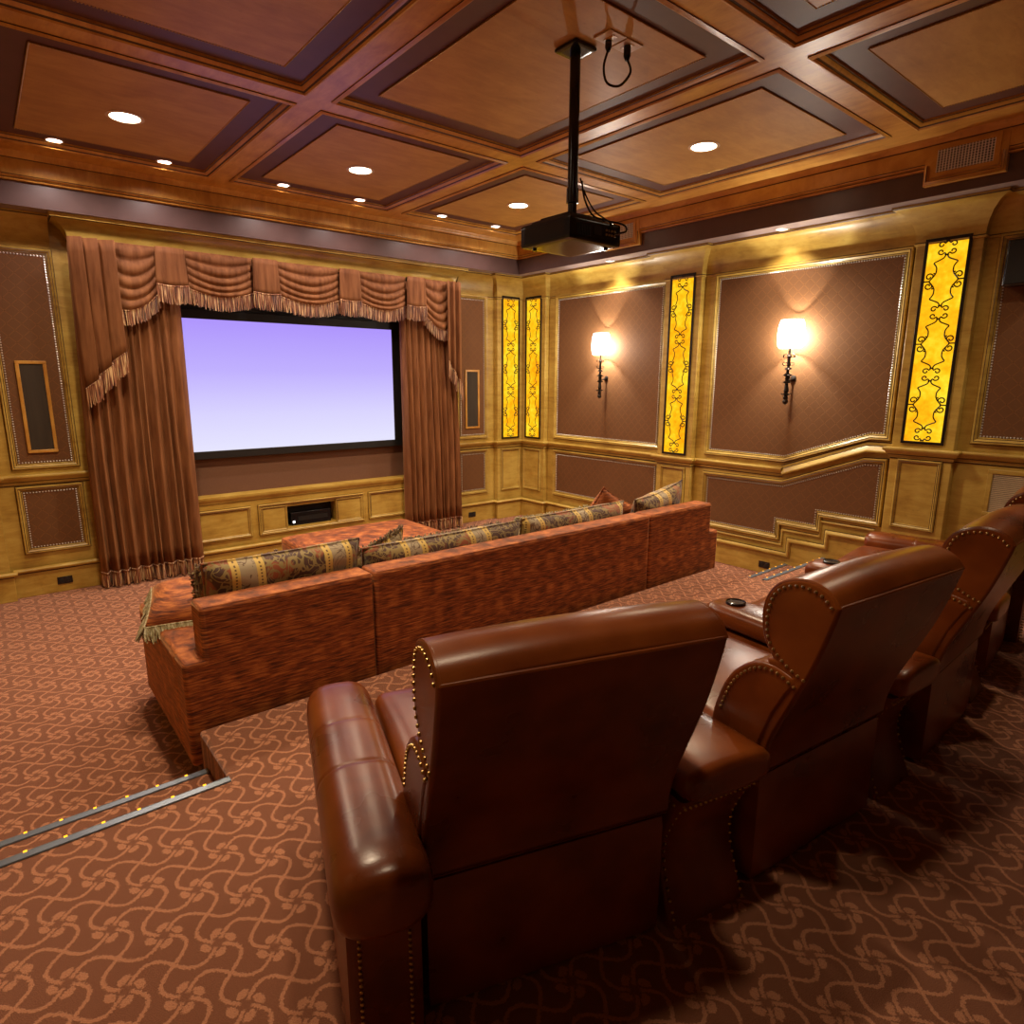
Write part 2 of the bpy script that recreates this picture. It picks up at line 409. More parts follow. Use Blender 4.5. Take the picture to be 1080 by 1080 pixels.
# ------------------------------------------------------------------ room constants
XR, YS, XL, YB = 6.20, 7.234, -.52, -3.0
ZSOF, ZBEAM, ZPAN = 3.385, 3.78, 3.812
XF, YF = 5.83, 6.914            # fascia planes
CX = 2.84                       # symmetry axis of the room
def WR(s, t, d=0): return (XR - d, s, t)      # right wall: s = y
def WS(s, t, d=0): return (s, YS - d, t)      # screen wall: s = x
def WL(s, t, d=0): return (XL + d, s, t)
NR, NS, NL = (-1, 0, 0), (0, -1, 0), (1, 0, 0)

# ------------------------------------------------------------------ floor, platform, steps
mb = MB(); mb.box(XL - .1, XR + .1, YB - .1, YS + .2, -.12, 0); floor = S(mb.build('floor', M_carpet))
def poly_round(poly, r=.02): return poly
mb = MB(); mb.prism([(XL, YB), (XR, YB), (XR, 2.68), (5.06, 2.68), (5.06, 3.17), (.63, 3.17), (.63, 2.68), (XL, 2.68)], .0005, .30)
plat = S(mb.build('floor_platform', M_carpet, bevel=.016, seg=3))
for x0, x1 in ((XL, .63), (5.06, XR)):
    mb = MB(); mb.box(x0, x1, 2.68, 3.05, .0005, .15); S(mb.build('floor_step', M_carpet, bevel=.01))
# ------------------------------------------------------------------ walls
mb = MB(); mb.box(XR, XR + .15, YB - .1, YS + .2, 0, 3.9); wall_right = S(mb.build('wall_right', M_wood))
mb = MB(); mb.box(XL - .15, XL, YB - .1, YS + .2, 0, 3.9); wall_left = S(mb.build('wall_left', M_wood))
mb = MB(); mb.box(XL, XR, YB - .15, YB, 0, 3.9); wall_back = S(mb.build('wall_back', M_pfab))
mb = MB(); mb.box(XL, .80, YS, YS + .2, 0, 3.9); wall_screen = S(mb.build('wall_screen', M_wood))
mb = MB(); mb.box(4.88, XR, YS, YS + .2, 0, 3.9); S(mb.build('wall_screen', M_wood))
mb = MB(); mb.box(.80, 4.88, YS + .06, YS + .2, 0, 3.9); wall_recess = S(mb.build('wall_recess', M_pfab))

# profiles for the applied mouldings: (in-plane offset, projection)
FR_PROF = [(.037, .0012), (.030, .0012), (.030, .022), (.022, .030), (.012, .026), (.006, .030), (-.004, .020), (-.010, .014), (-.016, .016), (-.024, .006), (-.024, .001)]
FR_MI = [1, 0, 0, 0, 1, 0, 0, 1, 0, 1]
def frame(wall, f, N, pts, parent, w=1.0, bead=True, fabric=True, rev=False, mats=None):
    """moulded frame with fabric panel and nail bead; pts polygon on the wall = edge of the fabric"""
    P3 = [Vector(f(s, t, 0)) for s, t in pts]
    # orient so that 'left' points outwards
    n = Vector(N); A = sum(((P3[i].cross(P3[(i + 1) % len(P3)])) for i in range(len(P3))), Vector()).dot(n)
    if A > 0: P3.reverse()
    mb = MB(); mb.sweep(P3, N, [(a * w + .012, b * w) for a, b in FR_PROF], closed=True, mi=FR_MI); mb.build('panel_moulding', mats or [M_wood, M_glaze], parent, sharp=50)
    off = -.012
    if fabric:
        mb = MB(); vs = [mb.v(p + n * .006) for p in P3]; fa = mb.face(vs); 
        if fa: bmesh.ops.triangulate(mb.bm, faces=[fa])
        mb.build('fabric_panel', fabric if fabric is not True else M_fab, parent)
    if bead:
        mb = MB(); m = len(P3)
        ins = []
        for i in range(m):
            d1 = (P3[i] - P3[i - 1]).normalized(); d2 = (P3[(i + 1) % m] - P3[i]).normalized(); h = (n.cross(d1) + n.cross(d2)).normalized(); k = h / max(.25, h.dot(n.cross(d1)))
            ins.append(P3[i] - k * .020 + n * .008)
        for i in range(m):
            a, b = ins[i], ins[(i + 1) % m]; L = (b - a).length; c = max(1, int(L / .022))
            for q in range(c):
                mb.ball(a.lerp(b, q / c), .0074, 6, 4)
        mb.build('bead_trim', M_bead, parent)
UP_R = [(4.05, 3.06), (4.05, 1.235), (3.17, 1.235), (2.38, 1.52), (2.25, 1.52), (2.25, 3.06)]
frame('r', WR, NR, [(4.75, 3.07), (6.51, 3.07), (6.51, 1.235), (4.75, 1.235)], wall_right)
frame('r', WR, NR, UP_R, wall_right)
frame('r', WR, NR, [(1.57, 3.06), (1.57, 1.545), (-.55, 1.545), (-.55, 3.06)], wall_right)
frame('r', WR, NR, [(4.75, .99), (6.51, .99), (6.51, .43), (4.75, .43)], wall_right)
frame('r', WR, NR, [(4.05, .955), (4.05, .43), (3.19, .43), (3.19, .59), (2.78, .59), (2.78, .74), (2.25, .74), (2.25, 1.27), (2.40, 1.265), (3.16, .965)], wall_right)
# screen wall panels, each side
for sx0, sx1 in ((.19, .625), (5.055, 5.49)):
    frame('s', WS, NS, [(sx0, 3.07), (sx1, 3.07), (sx1, 1.225), (sx0, 1.225)], wall_screen, .85)
    frame('s', WS, NS, [(sx0, .99), (sx1, .99), (sx1, .44), (sx0, .44)], wall_screen, .85)
# left wall, plain repeats (only seen from the side)
frame('l', WL, NL, [(4.75, 3.07), (6.51, 3.07), (6.51, 1.235), (4.75, 1.235)], wall_left, bead=False)
frame('l', WL, NL, UP_R, wall_left, bead=False)
frame('l', WL, NL, [(1.57, 3.06), (1.57, 1.545), (-.55, 1.545), (-.55, 3.06)], wall_left, bead=False)

# pilasters: (wall, s0, s1)
PD = .08
def pil_box(side, s0, s1, z0, z1, d):
    mb = MB()
    if side == 'r': mb.box(XR - d, XR, s0, s1, z0, z1)
    elif side == 'l': mb.box(XL, XL + d, s0, s1, z0, z1)
    else: mb.box(s0, s1, YS - d, YS, z0, z1)
    return mb
PILS = [('r', 4.22, 4.69, 0, 0), ('r', 1.70, 2.17, .3, .32), ('r', 6.68, YS, 0, 0), ('s', 5.655, XR, 0, 0), ('s', XL, .025, 0, 0),
        ('l', 4.22, 4.69, 0, 0), ('l', 1.70, 2.17, .3, .32), ('l', 6.68, YS, 0, 0), ('r', -1.1, -.63, .3, .32), ('l', -1.1, -.63, .3, .32)]
for side, s0, s1, zf, up in PILS:
    a = s0 if side == 's' else s0; par = {'r': wall_right, 'l': wall_left, 's': wall_screen}[side]
    b0, b1 = s0, s1
    if (side, round(s0, 2)) == ('r', 6.68): b1 = YS - PD
    if (side, round(s0, 2)) == ('l', 6.68): b1 = YS - PD
    pil_box(side, b0, b1, 0, 3.2, PD).build('pilaster', M_wood, par, bevel=.006)
    f, N = {'r': (WR, NR), 'l': (WL, NL), 's': (WS, NS)}[side]
    ff = lambda s, t, d=0, f=f: f(s, t, d + PD)
    lo, hi = {('r', 6.68): (6.78, 7.08), ('s', 5.66): (5.745, 6.035), ('s', -.52): (-.36, -.07)}.get((side, round(s0 + .001, 2)), (s0 + .10, s1 - .10))
    frame(side, ff, N, [(lo, .985 + up), (hi, .985 + up), (hi, .45 + up), (lo, .45 + up)], par, .7, bead=False, fabric=M_wood)
# chair rail, base cap, crown: swept along the wall plan with jogs round the pilasters
def plan(side, segs):
    """segs list of (s, d) points"""
    f = {'r': WR, 'l': WL, 's': WS}[side]
    return [Vector(f(s, 0, d)) for s, d in segs]
RAIL = [(.0012, -.064), (.0012, -.055), (.012, -.052), (.014, -.030), (.026, -.022), (.034, -.004), (.05, .010), (.055, .026), (.050, .034), (.034, .036), (.001, .038)]
RAIL_MI = [1, 0, 0, 1, 0, 0, 0, 0, 0, 0]
CAP = [(.0012, -.028), (.0012, -.02), (.022, -.012), (.030, .004), (.024, .018), (.012, .024), (.001, .026)]
CAPM = [1, 0, 0, 0, 0, 0]
J = PD
def level_line(name, z, prof, mi, par, path):
    mb = MB(); mb.sweep([Vector((p[0], p[1], z)) for p in path], (0, 0, 1), prof, mi=mi); mb.build(name, [M_wood, M_glaze], par, sharp=50)
# path runs so that the room is on the left: left wall up? choose order: from right wall near camera towards corner then along the screen wall to the left
def jogs(f, lst, base=0):
    out = []
    for s0, s1 in lst:
        out += [f(s0, 0, base), f(s0, 0, base + J), f(s1, 0, base + J), f(s1, 0, base)]
    return out
def path_corner_right(start):
    p = [WR(start, 0, 0)]
    p += jogs(WR, [(4.22, 4.69)]) + [WR(6.68, 0, 0), WR(6.68, 0, J), (XR - J, YS - J, 0), WS(5.655, 0, J), WS(5.655, 0, 0), WS(4.86, 0, 0)]
    return p
def path_left():
    return [WS(.82, 0, 0), WS(.025, 0, 0), WS(.025, 0, J), (XL + J, YS - J, 0), WL(6.68, 0, J), WL(6.68, 0, 0)] + jogs(WL, [(4.69, 4.22)]) + [WL(3.17, 0, 0)]
PR = path_corner_right(3.17)
level_line('chair_rail', 1.10, RAIL, RAIL_MI, wall_right, PR)
level_line('chair_rail', 1.10, RAIL, RAIL_MI, wall_left, path_left())
# sloping rail and upper level rail on both side walls
def vert_sweep(side, pts, prof, mi, par, name='chair_rail', extra=0):
    f, N = {'r': (WR, NR), 'l': (WL, NL)}[side]
    P3 = [Vector(f(s, t, extra)) for s, t in pts]
    if side == 'r': P3.reverse()
    mb = MB(); mb.sweep(P3, N, [(b, a) for a, b in prof], mi=mi); mb.build(name, [M_wood, M_glaze], par, sharp=50)
for side, par in (('r', wall_right), ('l', wall_left)):
    vert_sweep(side, [(3.17, 1.10), (2.39, 1.40), (2.17, 1.40)], RAIL, RAIL_MI, par)
    f = WR if side == 'r' else WL
    q = [f(2.17, 0, 0)] + jogs(f, [(2.17, 1.70)])[0:] + jogs(f, [(-.63, -1.1)]) + [f(YB, 0, 0)]
    if side == 'r': q.reverse()
    level_line('chair_rail', 1.40, RAIL, RAIL_MI, par, q)
# baseboards
BB = .028
def base_seg(f, s0, s1, z0, z1, d0=0):
    mb = MB(); a = f(s0, z0, d0); b = f(s1, z1, d0 + BB)
    mb.box(min(a[0], b[0]), max(a[0], b[0]), min(a[1], b[1]), max(a[1], b[1]), z0, z1); return mb
mb = MB()
def bb(mb, f, s0, s1, z0, z1, d=0):
    a = f(s0, z0, d); b = f(s1, z1, d + BB)
    mb.box(min(a[0], b[0]), max(a[0], b[0]), min(a[1], b[1]), max(a[1], b[1]), z0, z1)
for side, f in (('right', WR), ('left', WL)):
    mb = MB()
    bb(mb, f, 3.05, YS - PD, 0, .24); bb(mb, f, 2.68, 3.05, .1, .40); bb(mb, f, YB, 2.68, .25, .55)
    bb(mb, f, 4.20, 4.71, 0, .24, PD); bb(mb, f, 6.66, YS - PD, 0, .24, PD); bb(mb, f, 1.68, 2.19, .25, .55, PD); bb(mb, f, -1.12, -.61, .25, .55, PD)
    base = S(mb.build('baseboard_' + side, M_wood, bevel=.004))
    par = base
    # stepped cap moulding
    st = [(4.20, .25), (3.03, .25), (3.03, .41), (2.66, .41), (2.66, .56), (2.19, .56)]
    vert_sweep('r' if side == 'right' else 'l', st, [(a + BB, b) for a, b in CAP], CAPM, par, 'base_cap')
    vert_sweep('r' if side == 'right' else 'l', [(3.95, .34), (3.12, .34), (3.12, .50), (2.74, .50), (2.74, .655), (2.25, .655)], [(a * .6, b * .6) for a, b in CAP], CAPM, par, 'base_cap')
mb = MB(); bb(mb, WS, XL + PD, .82, 0, .24); bb(mb, WS, 4.86, XR - PD, 0, .24); bb(mb, WS, 5.635, XR - PD, 0, .24, PD); bb(mb, WS, XL + PD, .045, 0, .24, PD)
base_s = S(mb.build('baseboard_screen', M_wood, bevel=.004))
q = [WR(4.71, 0, BB), WR(6.66, 0, BB), WR(6.66, 0, BB + J), (XR - J - BB, YS - J - BB, 0), WS(5.635, 0, J + BB), WS(5.635, 0, BB), WS(4.86, 0, BB)]
level_line('base_cap', .25, CAP, CAPM, base_s, q)
q = [WR(4.20, 0, BB), WR(4.20, 0, BB + J), WR(4.71, 0, BB + J), WR(4.71, 0, BB)]
level_line('base_cap', .25, CAP, CAPM, base_s, q)
q = [WS(.82, 0, BB), WS(.045, 0, BB), WS(.045, 0, BB + J), (XL + J + BB, YS - J - BB, 0)]
level_line('base_cap', .25, CAP, CAPM, base_s, q)

# wall crown (cove) under the soffit, jogging out over the pilasters
COVE = [(.001, -.30), (.012, -.298), (.016, -.285), (.006, -.275), (.008, -.235), (.018, -.18), (.045, -.115), (.090, -.060), (.135, -.030), (.155, -.024), (.162, -.016), (.162, -.002), (.001, -.001)]
COVE_MI = [0, 0, 1, 0, 0, 0, 0, 0, 0, 1, 0, 0]
def crown(path, par, name):
    mb = MB(); mb.sweep([Vector((p[0], p[1], ZSOF)) for p in path], (0, 0, 1), COVE, mi=COVE_MI); return mb.build(name, [M_wood, M_glaze], par, sharp=40)
p = [WR(YB, 0, 0)] + jogs(WR, [(-1.1, -.63), (1.70, 2.17)]) + path_corner_right(3.17)[1:-1] + [WS(5.02, 0, 0)]
t = S(crown(p, None, 'trim_1'))
p = path_left(); p = [WS(.66, 0, 0)] + p[1:-1] + jogs(WL, [(2.17, 1.70), (-.63, -1.1)]) + [WL(YB, 0, 0)]
S(crown(p, None, 'trim_2'))
# curtain pelmet: deeper cornice over the curtains
mb = MB()
PEL = [(.001, -.178), (.010, -.176), (.012, -.165), (.018, -.135), (.040, -.095), (.085, -.055), (.115, -.040), (.130, -.034), (.135, -.002), (.001, -.001)]
path = [Vector((x, y, ZSOF)) for x, y in ((4.89, YS), (4.89, YS - .155), (.79, YS - .155), (.79, YS))]
mb.sweep(path, (0, 0, 1), PEL, mi=[0, 0, 0, 0, 0, 0, 1, 0, 0])
mb.box(.79, 4.89, YS - .155, YS, ZSOF - .177, ZSOF - .001)
S(mb.build('trim_3', [M_wood, M_glaze], sharp=40))

# ------------------------------------------------------------------ soffit + fascia
mb = MB()
XFL = 2 * CX - XF; YFB = -2.55
out = [(XL, YB), (XR, YB), (XR, YS + .2), (XL, YS + .2)]; inn = [(XFL, YFB), (XF, YFB), (XF, YF), (XFL, YF)]
a = [mb.v((x, y, ZSOF)) for x, y in out]; b = [mb.v((x, y, ZSOF)) for x, y in inn]; c = [mb.v((x, y, 3.9)) for x, y in inn]
for i in range(4):
    j = (i + 1) % 4; mb.face([a[i], a[j], b[j], b[i]], 0); mb.face([b[i], b[j], c[j], c[i]], 1)
S(mb.build('ceiling_soffit', [M_soffit, M_fascia], flatsh=True))
# ------------------------------------------------------------------ coffered ceiling
mb = MB(); mb.box(XL, XR, YB, YS + .2, 3.87, 3.95); ceiling = S(mb.build('ceiling', M_woodc))
colx = [(.25, 1.85), (2.05, 3.65), (3.85, 5.46)]
rowy = [(-2.30, -.18), (-.08, 2.02), (2.22, 4.31), (4.51, 6.53)]
mb = MB()
xs = [XFL + .02] + [v for c in colx for v in c] + [XF - .02]; ys = [YFB + .02] + [v for r in rowy for v in r] + [YF - .02]
for i in range(0, len(xs), 2): mb.box(xs[i], xs[i + 1], ys[0], ys[-1], ZBEAM, 3.868)
for i in range(0, len(ys), 2):
    for j in range(1, len(xs) - 1, 2): mb.box(xs[j], xs[j + 1], ys[i], ys[i + 1], ZBEAM, 3.868)
mb.build('ceiling_beams', M_woodc, ceiling)
RIM = [(-.016, .001), (-.018, -.006), (-.008, -.012), (.002, -.016), (.010, -.008), (.018, .000), (.028, .004), (.036, .016), (.044, .020), (.046, .033)]
RIM_MI = [1, 0, 0, 0, 1, 0, 0, 1, 0]
for ci, (x0, x1) in enumerate(colx):
    for ri, (y0, y1) in enumerate(rowy):
        mb = MB(); mb.box(x0 - .01, x1 + .01, y0 - .01, y1 + .01, ZPAN, ZPAN + .02); mb.build('coffer_border', M_border, ceiling)
        px0, px1 = x0 + .21, x1 - .21; py0, py1 = y0 + .22, y1 - .215
        mb = MB(); mb.box(px0, px1, py0, py1, ZPAN - .009, ZPAN + .005); mb.build('coffer_panel', M_woodp, ceiling, bevel=.003)
        mb = MB(); z = ZBEAM
        mb.sweep([Vector(q) for q in ((x0, y0, z), (x1, y0, z), (x1, y1, z), (x0, y1, z))], (0, 0, 1), RIM, closed=True, mi=RIM_MI)
        mb.build('coffer_moulding', [M_woodc, M_glazec], ceiling, sharp=50)
        if ri >= 1:
            mb = MB(); P4 = [Vector((px0, py0, ZPAN - .008)), Vector((px1, py0, ZPAN - .008)), Vector((px1, py1, ZPAN - .008)), Vector((px0, py1, ZPAN - .008))]
            for i in range(4):
                A, B = P4[i], P4[(i + 1) % 4]; n_ = int((B - A).length / .016)
                for k in range(n_): mb.ball(A.lerp(B, k / n_), .0062, 5, 3)
            mb.build('bead_trim', M_brass, ceiling)
# crown between the fascia and the beams, dropping under the two air vents
ZC = 3.585
def crown_run(path, name):
    prof = [(.001, ZC - .012), (.028, ZC - .010), (.034, ZC), (.026, ZC + .006), (.038, ZC + .012), (.050, ZC + .022), (.044, ZC + .030), (.048, ZC + .045), (.050, ZC + .145), (.060, ZC + .150), (.066, ZC + .165), (.085, ZC + .18), (.095, ZBEAM + .004), (.001, ZBEAM + .005)]
    mi = [0, 0, 1, 0, 0, 1, 0, 0, 1, 0, 0, 0, 0]
    mb = MB(); mb.sweep([Vector((x, y, 0)) for x, y in path], (0, 0, 1), prof, closed=True, mi=mi); return mb.build(name, [M_woodc, M_glazec], None, sharp=50)
tc = S(crown_run([(XFL, YFB), (XF, YFB), (XF, YF), (XFL, YF)], 'trim_4'))
def vent(yc, label):
    t = empty('air_vent', (XF - .05, yc, 3.62), 0, label, 'air vent')
    hw = .26
    mb = MB()
    # dropped plinth
    mb.box(-.002, .049, -hw, hw, -.165, .12); mb.build('plinth', M_woodc, t)
    mb = MB(); pr = [(.0, -.001), (.012, .004), (.016, .012), (.010, .018), (.022, .024), (.026, .018), (.034, .004), (.034, -.001)]
    pth = [Vector((-.002, q, r)) for q, r in ((-hw, -.028), (-hw, -.165), (hw, -.165), (hw, -.028))]
    mb.sweep(pth, (-1, 0, 0), [(-a, b) for a, b in pr], mi=[0, 1, 0, 0, 1, 0, 0]); mb.build('drop_moulding', [M_woodc, M_glazec], t, sharp=50)
    mb = MB(); q0, q1, r0, r1 = -.215, .215, -.115, .10
    mb.box(-.010, -.002, q0, q1, r0, r0 + .03); mb.box(-.010, -.002, q0, q1, r1 - .03, r1); mb.box(-.010, -.002, q0, q0 + .035, r0 + .03, r1 - .03); mb.box(-.010, -.002, q1 - .035, q1, r0 + .03, r1 - .03); mb.build('vent_frame', M_woodc, t)
    mb = MB(); mb.box(-.0035, -.0025, q0 + .03, q1 - .03, r0 + .03, r1 - .03); mb.build('vent_cavity', M_black, t)
    mb = MB(); n = 18
    for i in range(n + 1):
        y = q0 + .037 + (q1 - q0 - .074) * i / n; mb.box(-.009, -.004, y - .0035, y + .0035, r0 + .03, r1 - .03)
    for i in range(9):
        z = r0 + .03 + (r1 - r0 - .06) * (i + .5) / 9; mb.box(-.006, -.004, q0 + .03, q1 - .03, z - .0025, z + .0025)
    mb.build('vent_grille', M_white, t)
    return t
vent(1.80, 'wood-framed ceiling air vent nearest the camera, above the right wall')
vent(5.08, 'wood-framed ceiling air vent mostly hidden behind the projector')

# ------------------------------------------------------------------ downlights
def downlight(name, loc, r, mat, label, group, power, angle, blend=.6, soft=.05, col=(1., .78, .52)):
    t = empty(name, loc, 0, label, 'ceiling light', group)
    mb = MB(); mb.lathe([(r * .97, .004), (r * 1.18, .003), (r * 1.22, -.002), (r * 1.0, -.006), (r * .97, -.003)], n=28); mb.build('trim_ring', M_white if mat != M_lamp else M_plate, t)
    mb = MB(); mb.lathe([(r * .96, -.0035), (r * .5, -.0045), (.001, -.005)], n=24); mb.build('lamp_lens', mat, t)
    ld = bpy.data.lights.new('downlight_lamp', 'SPOT'); ld.energy = power; ld.spot_size = math.radians(angle); ld.spot_blend = blend; ld.shadow_soft_size = soft; ld.color = col
    lo = bpy.data.objects.new('downlight_lamp', ld); COL.objects.link(lo); lo.parent = t; lo.location = (0, 0, -.03 - soft * .0)
    return t
ZL = ZPAN - .010
for (x, y, lab) in ((1.05, 5.56, 'large round ceiling light in the far left coffer'), (2.85, 5.55, 'large round ceiling light in the far middle coffer, above the screen'),
                    (4.655, 5.53, 'large round ceiling light in the far right coffer, left of the projector'), (4.655, 3.265, 'large round ceiling light to the right of the projector'),
                    (1.05, 3.10, 'large round ceiling light just above the top left of the view'), ):
    downlight('downlight', (x, y, ZL), .10, M_lamp, lab, 'large coffer downlights', W_MAIN, 150, 1., .10)
for (x, y, lab) in ((1.05, .97, 'large round ceiling light above the left end of the recliners'), (4.655, .97, 'large round ceiling light above the right end of the recliners'),
                    ):
    downlight('downlight', (x, y, ZL), .10, M_lamp, lab, 'large coffer downlights', W_MAIN * CF, 140, .8, .08)
names = ['leftmost of the six small spots along the screen side of the ceiling', 'second small ceiling spot from the left along the screen side',
         'third small ceiling spot from the left along the screen side', 'fourth small ceiling spot from the left, above the curtain middle',
         'fifth small ceiling spot from the left, in the far right coffer', 'rightmost small ceiling spot, just left of the projector']
for x, lab in zip((.71, 1.48, 2.50, 3.29, 4.30, 5.07), names):
    downlight('spotlight', (x, 6.45, ZPAN - .003), .052, M_lampp, lab, 'small perimeter ceiling spots', W_SPOT, 158, .75, .03, (1., .80, .74))
for y, m, lab in ((3.28, M_lampd, 'small soffit light above the near wall sconce'), (5.42, M_lampd, 'small soffit light above the far wall sconce'), (.75, M_lampd, 'small soffit light above the black wall speaker')):
    downlight('soffit_light', (5.985, y, ZSOF - .002), .05, m, lab, 'small lights in the side soffit', W_SOFFIT, 120, .6, .03, (1., .86, .70))

# ------------------------------------------------------------------ amber light panels with scrolled ironwork
def spiral(cx, cy, r0, turns, a0, sgn):
    return [(cx + r0 * (1 - .75 * k / 14) * math.cos(a0 + sgn * 2 * PI * turns * k / 14), cy + r0 * (1 - .75 * k / 14) * math.sin(a0 + sgn * 2 * PI * turns * k / 14)) for k in range(15)]
def light_panel(f, ax, s0, s1, z0, z1, label):
    """ax: 'r' or 's'"""
    W, H = s1 - s0, z1 - z0; sc = (s0 + s1) / 2; base = f(sc, z0, PD)
    t = empty('light_panel', base, 0 if ax == 's' else PI / 2, label, 'light panel', 'amber light panels in the pilasters')
    # local: x along the wall, -y out of the wall for screen wall. for the right wall rotate so that local -y -> world -x... 
    sgn = -1 if ax == 's' else 1
    def L(u, v, d): return (u, sgn * d, v)
    mb = MB(); fw = .022
    def bx(u0, u1, v0, v1, d0, d1): 
        a = sorted((sgn * d0, sgn * d1)); mb.box(u0, u1, a[0], a[1], v0, v1)
    bx(-W / 2, W / 2, 0, fw, .0, .016); bx(-W / 2, W / 2, H - fw, H, 0, .016); bx(-W / 2, -W / 2 + fw, fw, H - fw, 0, .016); bx(W / 2 - fw, W / 2, fw, H - fw, 0, .016)
    mb.build('panel_frame', M_iron, t, bevel=.002)
    mb = MB(); bx(-W / 2 + fw * .8, W / 2 - fw * .8, fw * .8, H - fw * .8, .001, .004); mb.build('amber_glass', M_amber, t)
    mb = MB(); iw = W / 2 - fw; n = 4; uh = (H - 2 * fw) / 3.72; r = .0052
    def T(p2): mb.tube([L(u, v, .010) for u, v in p2], r, 4)
    vb = fw + .03
    for k in range(n + 1):
        vk = vb + uh * k * ((H - 2 * fw - .06) / (uh * 3 + 0)) if False else vb + (H - 2 * fw - .06) * k / 4 if False else None
    step = (H - 2 * fw - .12) / 3.0; v0 = fw + .06
    for k in range(4):
        vk = v0 + step * k
        for s_ in (-1, 1):
            for w_ in (-1, 1):
                T(catmull([(s_ * a, vk + w_ * b) for a, b in [(.002, .052), (.010, .044)] + [(.042 - .026 * math.cos(2 * PI * q / 9 + .4) * (1 - q / 14), .027 + .023 * math.sin(2 * PI * q / 9 + .4) * (1 - q / 14)) for q in range(10)]], 2))
        for w_ in (-1, 1):
            bx(-.014, .014, vk + w_ * .052 - .005, vk + w_ * .052 + .005, .005, .016)
        if k < 3:
            vm = vk + step / 2; h = step / 2
            for s_ in (-1, 1):
                for w_ in (-1, 1):
                    og = [(.004, h - .05), (.018, h - .075), (.050, h - .092), (.082, h - .108), (.072, h - .125), (.060, h - .15), (.062, h - .19), (.078, max(.06, h - .235)), (iw - .075, .05), (iw - .036, .0)]
                    T(catmull([(s_ * a * 1.0, vm + w_ * b) for a, b in og], 4))
                    sp = catmull([(iw - .036, .0)] + [(iw - .034 - .028 * math.cos(2 * PI * q / 9) * (1 - q / 14), .036 + .028 * math.sin(2 * PI * q / 9) * (1 - q / 14)) for q in range(10)], 2)
                    T([(s_ * a, vm + w_ * b) for a, b in sp])
                bx(min(s_ * (iw - .044), s_ * iw), max(s_ * (iw - .044), s_ * iw), vm - .005, vm + .005, .005, .016)
    mb.build('iron_scrollwork', M_iron, t)
    return t
light_panel(WS, 's', 5.729, 6.047, 1.166, 3.13, 'tall glowing amber panel at the far corner, on the screen wall side')
light_panel(WR, 'r', 6.757, 7.085, 1.170, 3.13, 'tall glowing amber panel at the far corner, on the side wall')
light_panel(WR, 'r', 4.290, 4.615, 1.160, 3.135, 'tall glowing amber panel between the two wall sconces')
light_panel(WR, 'r', 1.776, 2.100, 1.476, 3.125, 'tall glowing amber panel nearest the camera, right of both sconces')

# ------------------------------------------------------------------ sconces
def sconce(y, label):
    t = empty('wall_sconce', (XR - .006, y, 1.80), 0, label, 'wall lamp', 'wall sconces on the fabric panels')
    d = -.12
    mb = MB(); pr = [(.004, -.03), (.016, -.018), (.020, .0), (.014, .02), (.018, .035), (.012, .06), (.036, .068), (.036, .074), (.010, .082), (.018, .10), (.014, .13), (.011, .17), (.028, .178), (.030, .184), (.012, .20), (.018, .225), (.012, .24), (.032, .248), (.032, .254), (.010, .27), (.010, .30), (.026, .306), (.026, .311), (.009, .33), (.014, .35), (.009, .37), (.009, .42), (.016, .43), (.008, .45), (.008, .50)]
    mb.lathe([(r * 1.35, z) for r, z in pr], (d, 0, 0), 14); mb.build('stem', M_iron, t)
    mb = MB(); mb.lathe([(.001, .0), (.030, -.001), (.030, -.008), (.014, -.016), (.001, -.018)], (0, 0, .22), 20, axis='x'); mb.tube([(0, 0, .22), (-.05, 0, .21), (d, 0, .19)], .008, 8); mb.build('wall_bracket', M_iron, t)
    for s_ in (-1, 1):
        mb = MB(); lp = lambda cz, w_: [(d, s_ * (.012 + .024 - .024 * math.cos(a * 2 * PI / 12)), cz + w_ * .022 * math.sin(a * 2 * PI / 12) * (1 - a / 20)) for a in range(12)]
        mb.tube(list(reversed(lp(.43, 1))) + lp(.36, -1), .004, 5); mb.build('scroll_ornament', M_iron, t)
    mb = MB(); n = 28
    prof = [(.095, .50), (.115, .52), (.124, .57), (.127, .63), (.124, .69), (.114, .74), (.102, .77)]
    rows = [[(d + r * .82 * math.cos(2 * PI * k / n), r * math.sin(2 * PI * k / n), z) for k in range(n)] for r, z in prof]
    mb.grid(rows, close_u=True); mb.build('lamp_shade', M_shade, t)
    for r, z in ((.096, .50), (.103, .772)):
        mb = MB(); mb.tube([(d + r * .82 * math.cos(2 * PI * k / n), r * math.sin(2 * PI * k / n), z) for k in range(n)], .003, 5, closed=True); mb.build('shade_rim', M_brass, t)
    ld = bpy.data.lights.new('sconce_lamp', 'POINT'); ld.energy = W_SCONCE; ld.shadow_soft_size = .018; ld.color = (1., .92, .78)
    lo = bpy.data.objects.new('sconce_lamp', ld); COL.objects.link(lo); lo.parent = t; lo.location = (d, 0, .60)
sconce(5.60, 'lit wall sconce between the corner panels and the middle amber panel')
sconce(3.15, 'lit wall sconce on the fabric panel above the sloping rail')

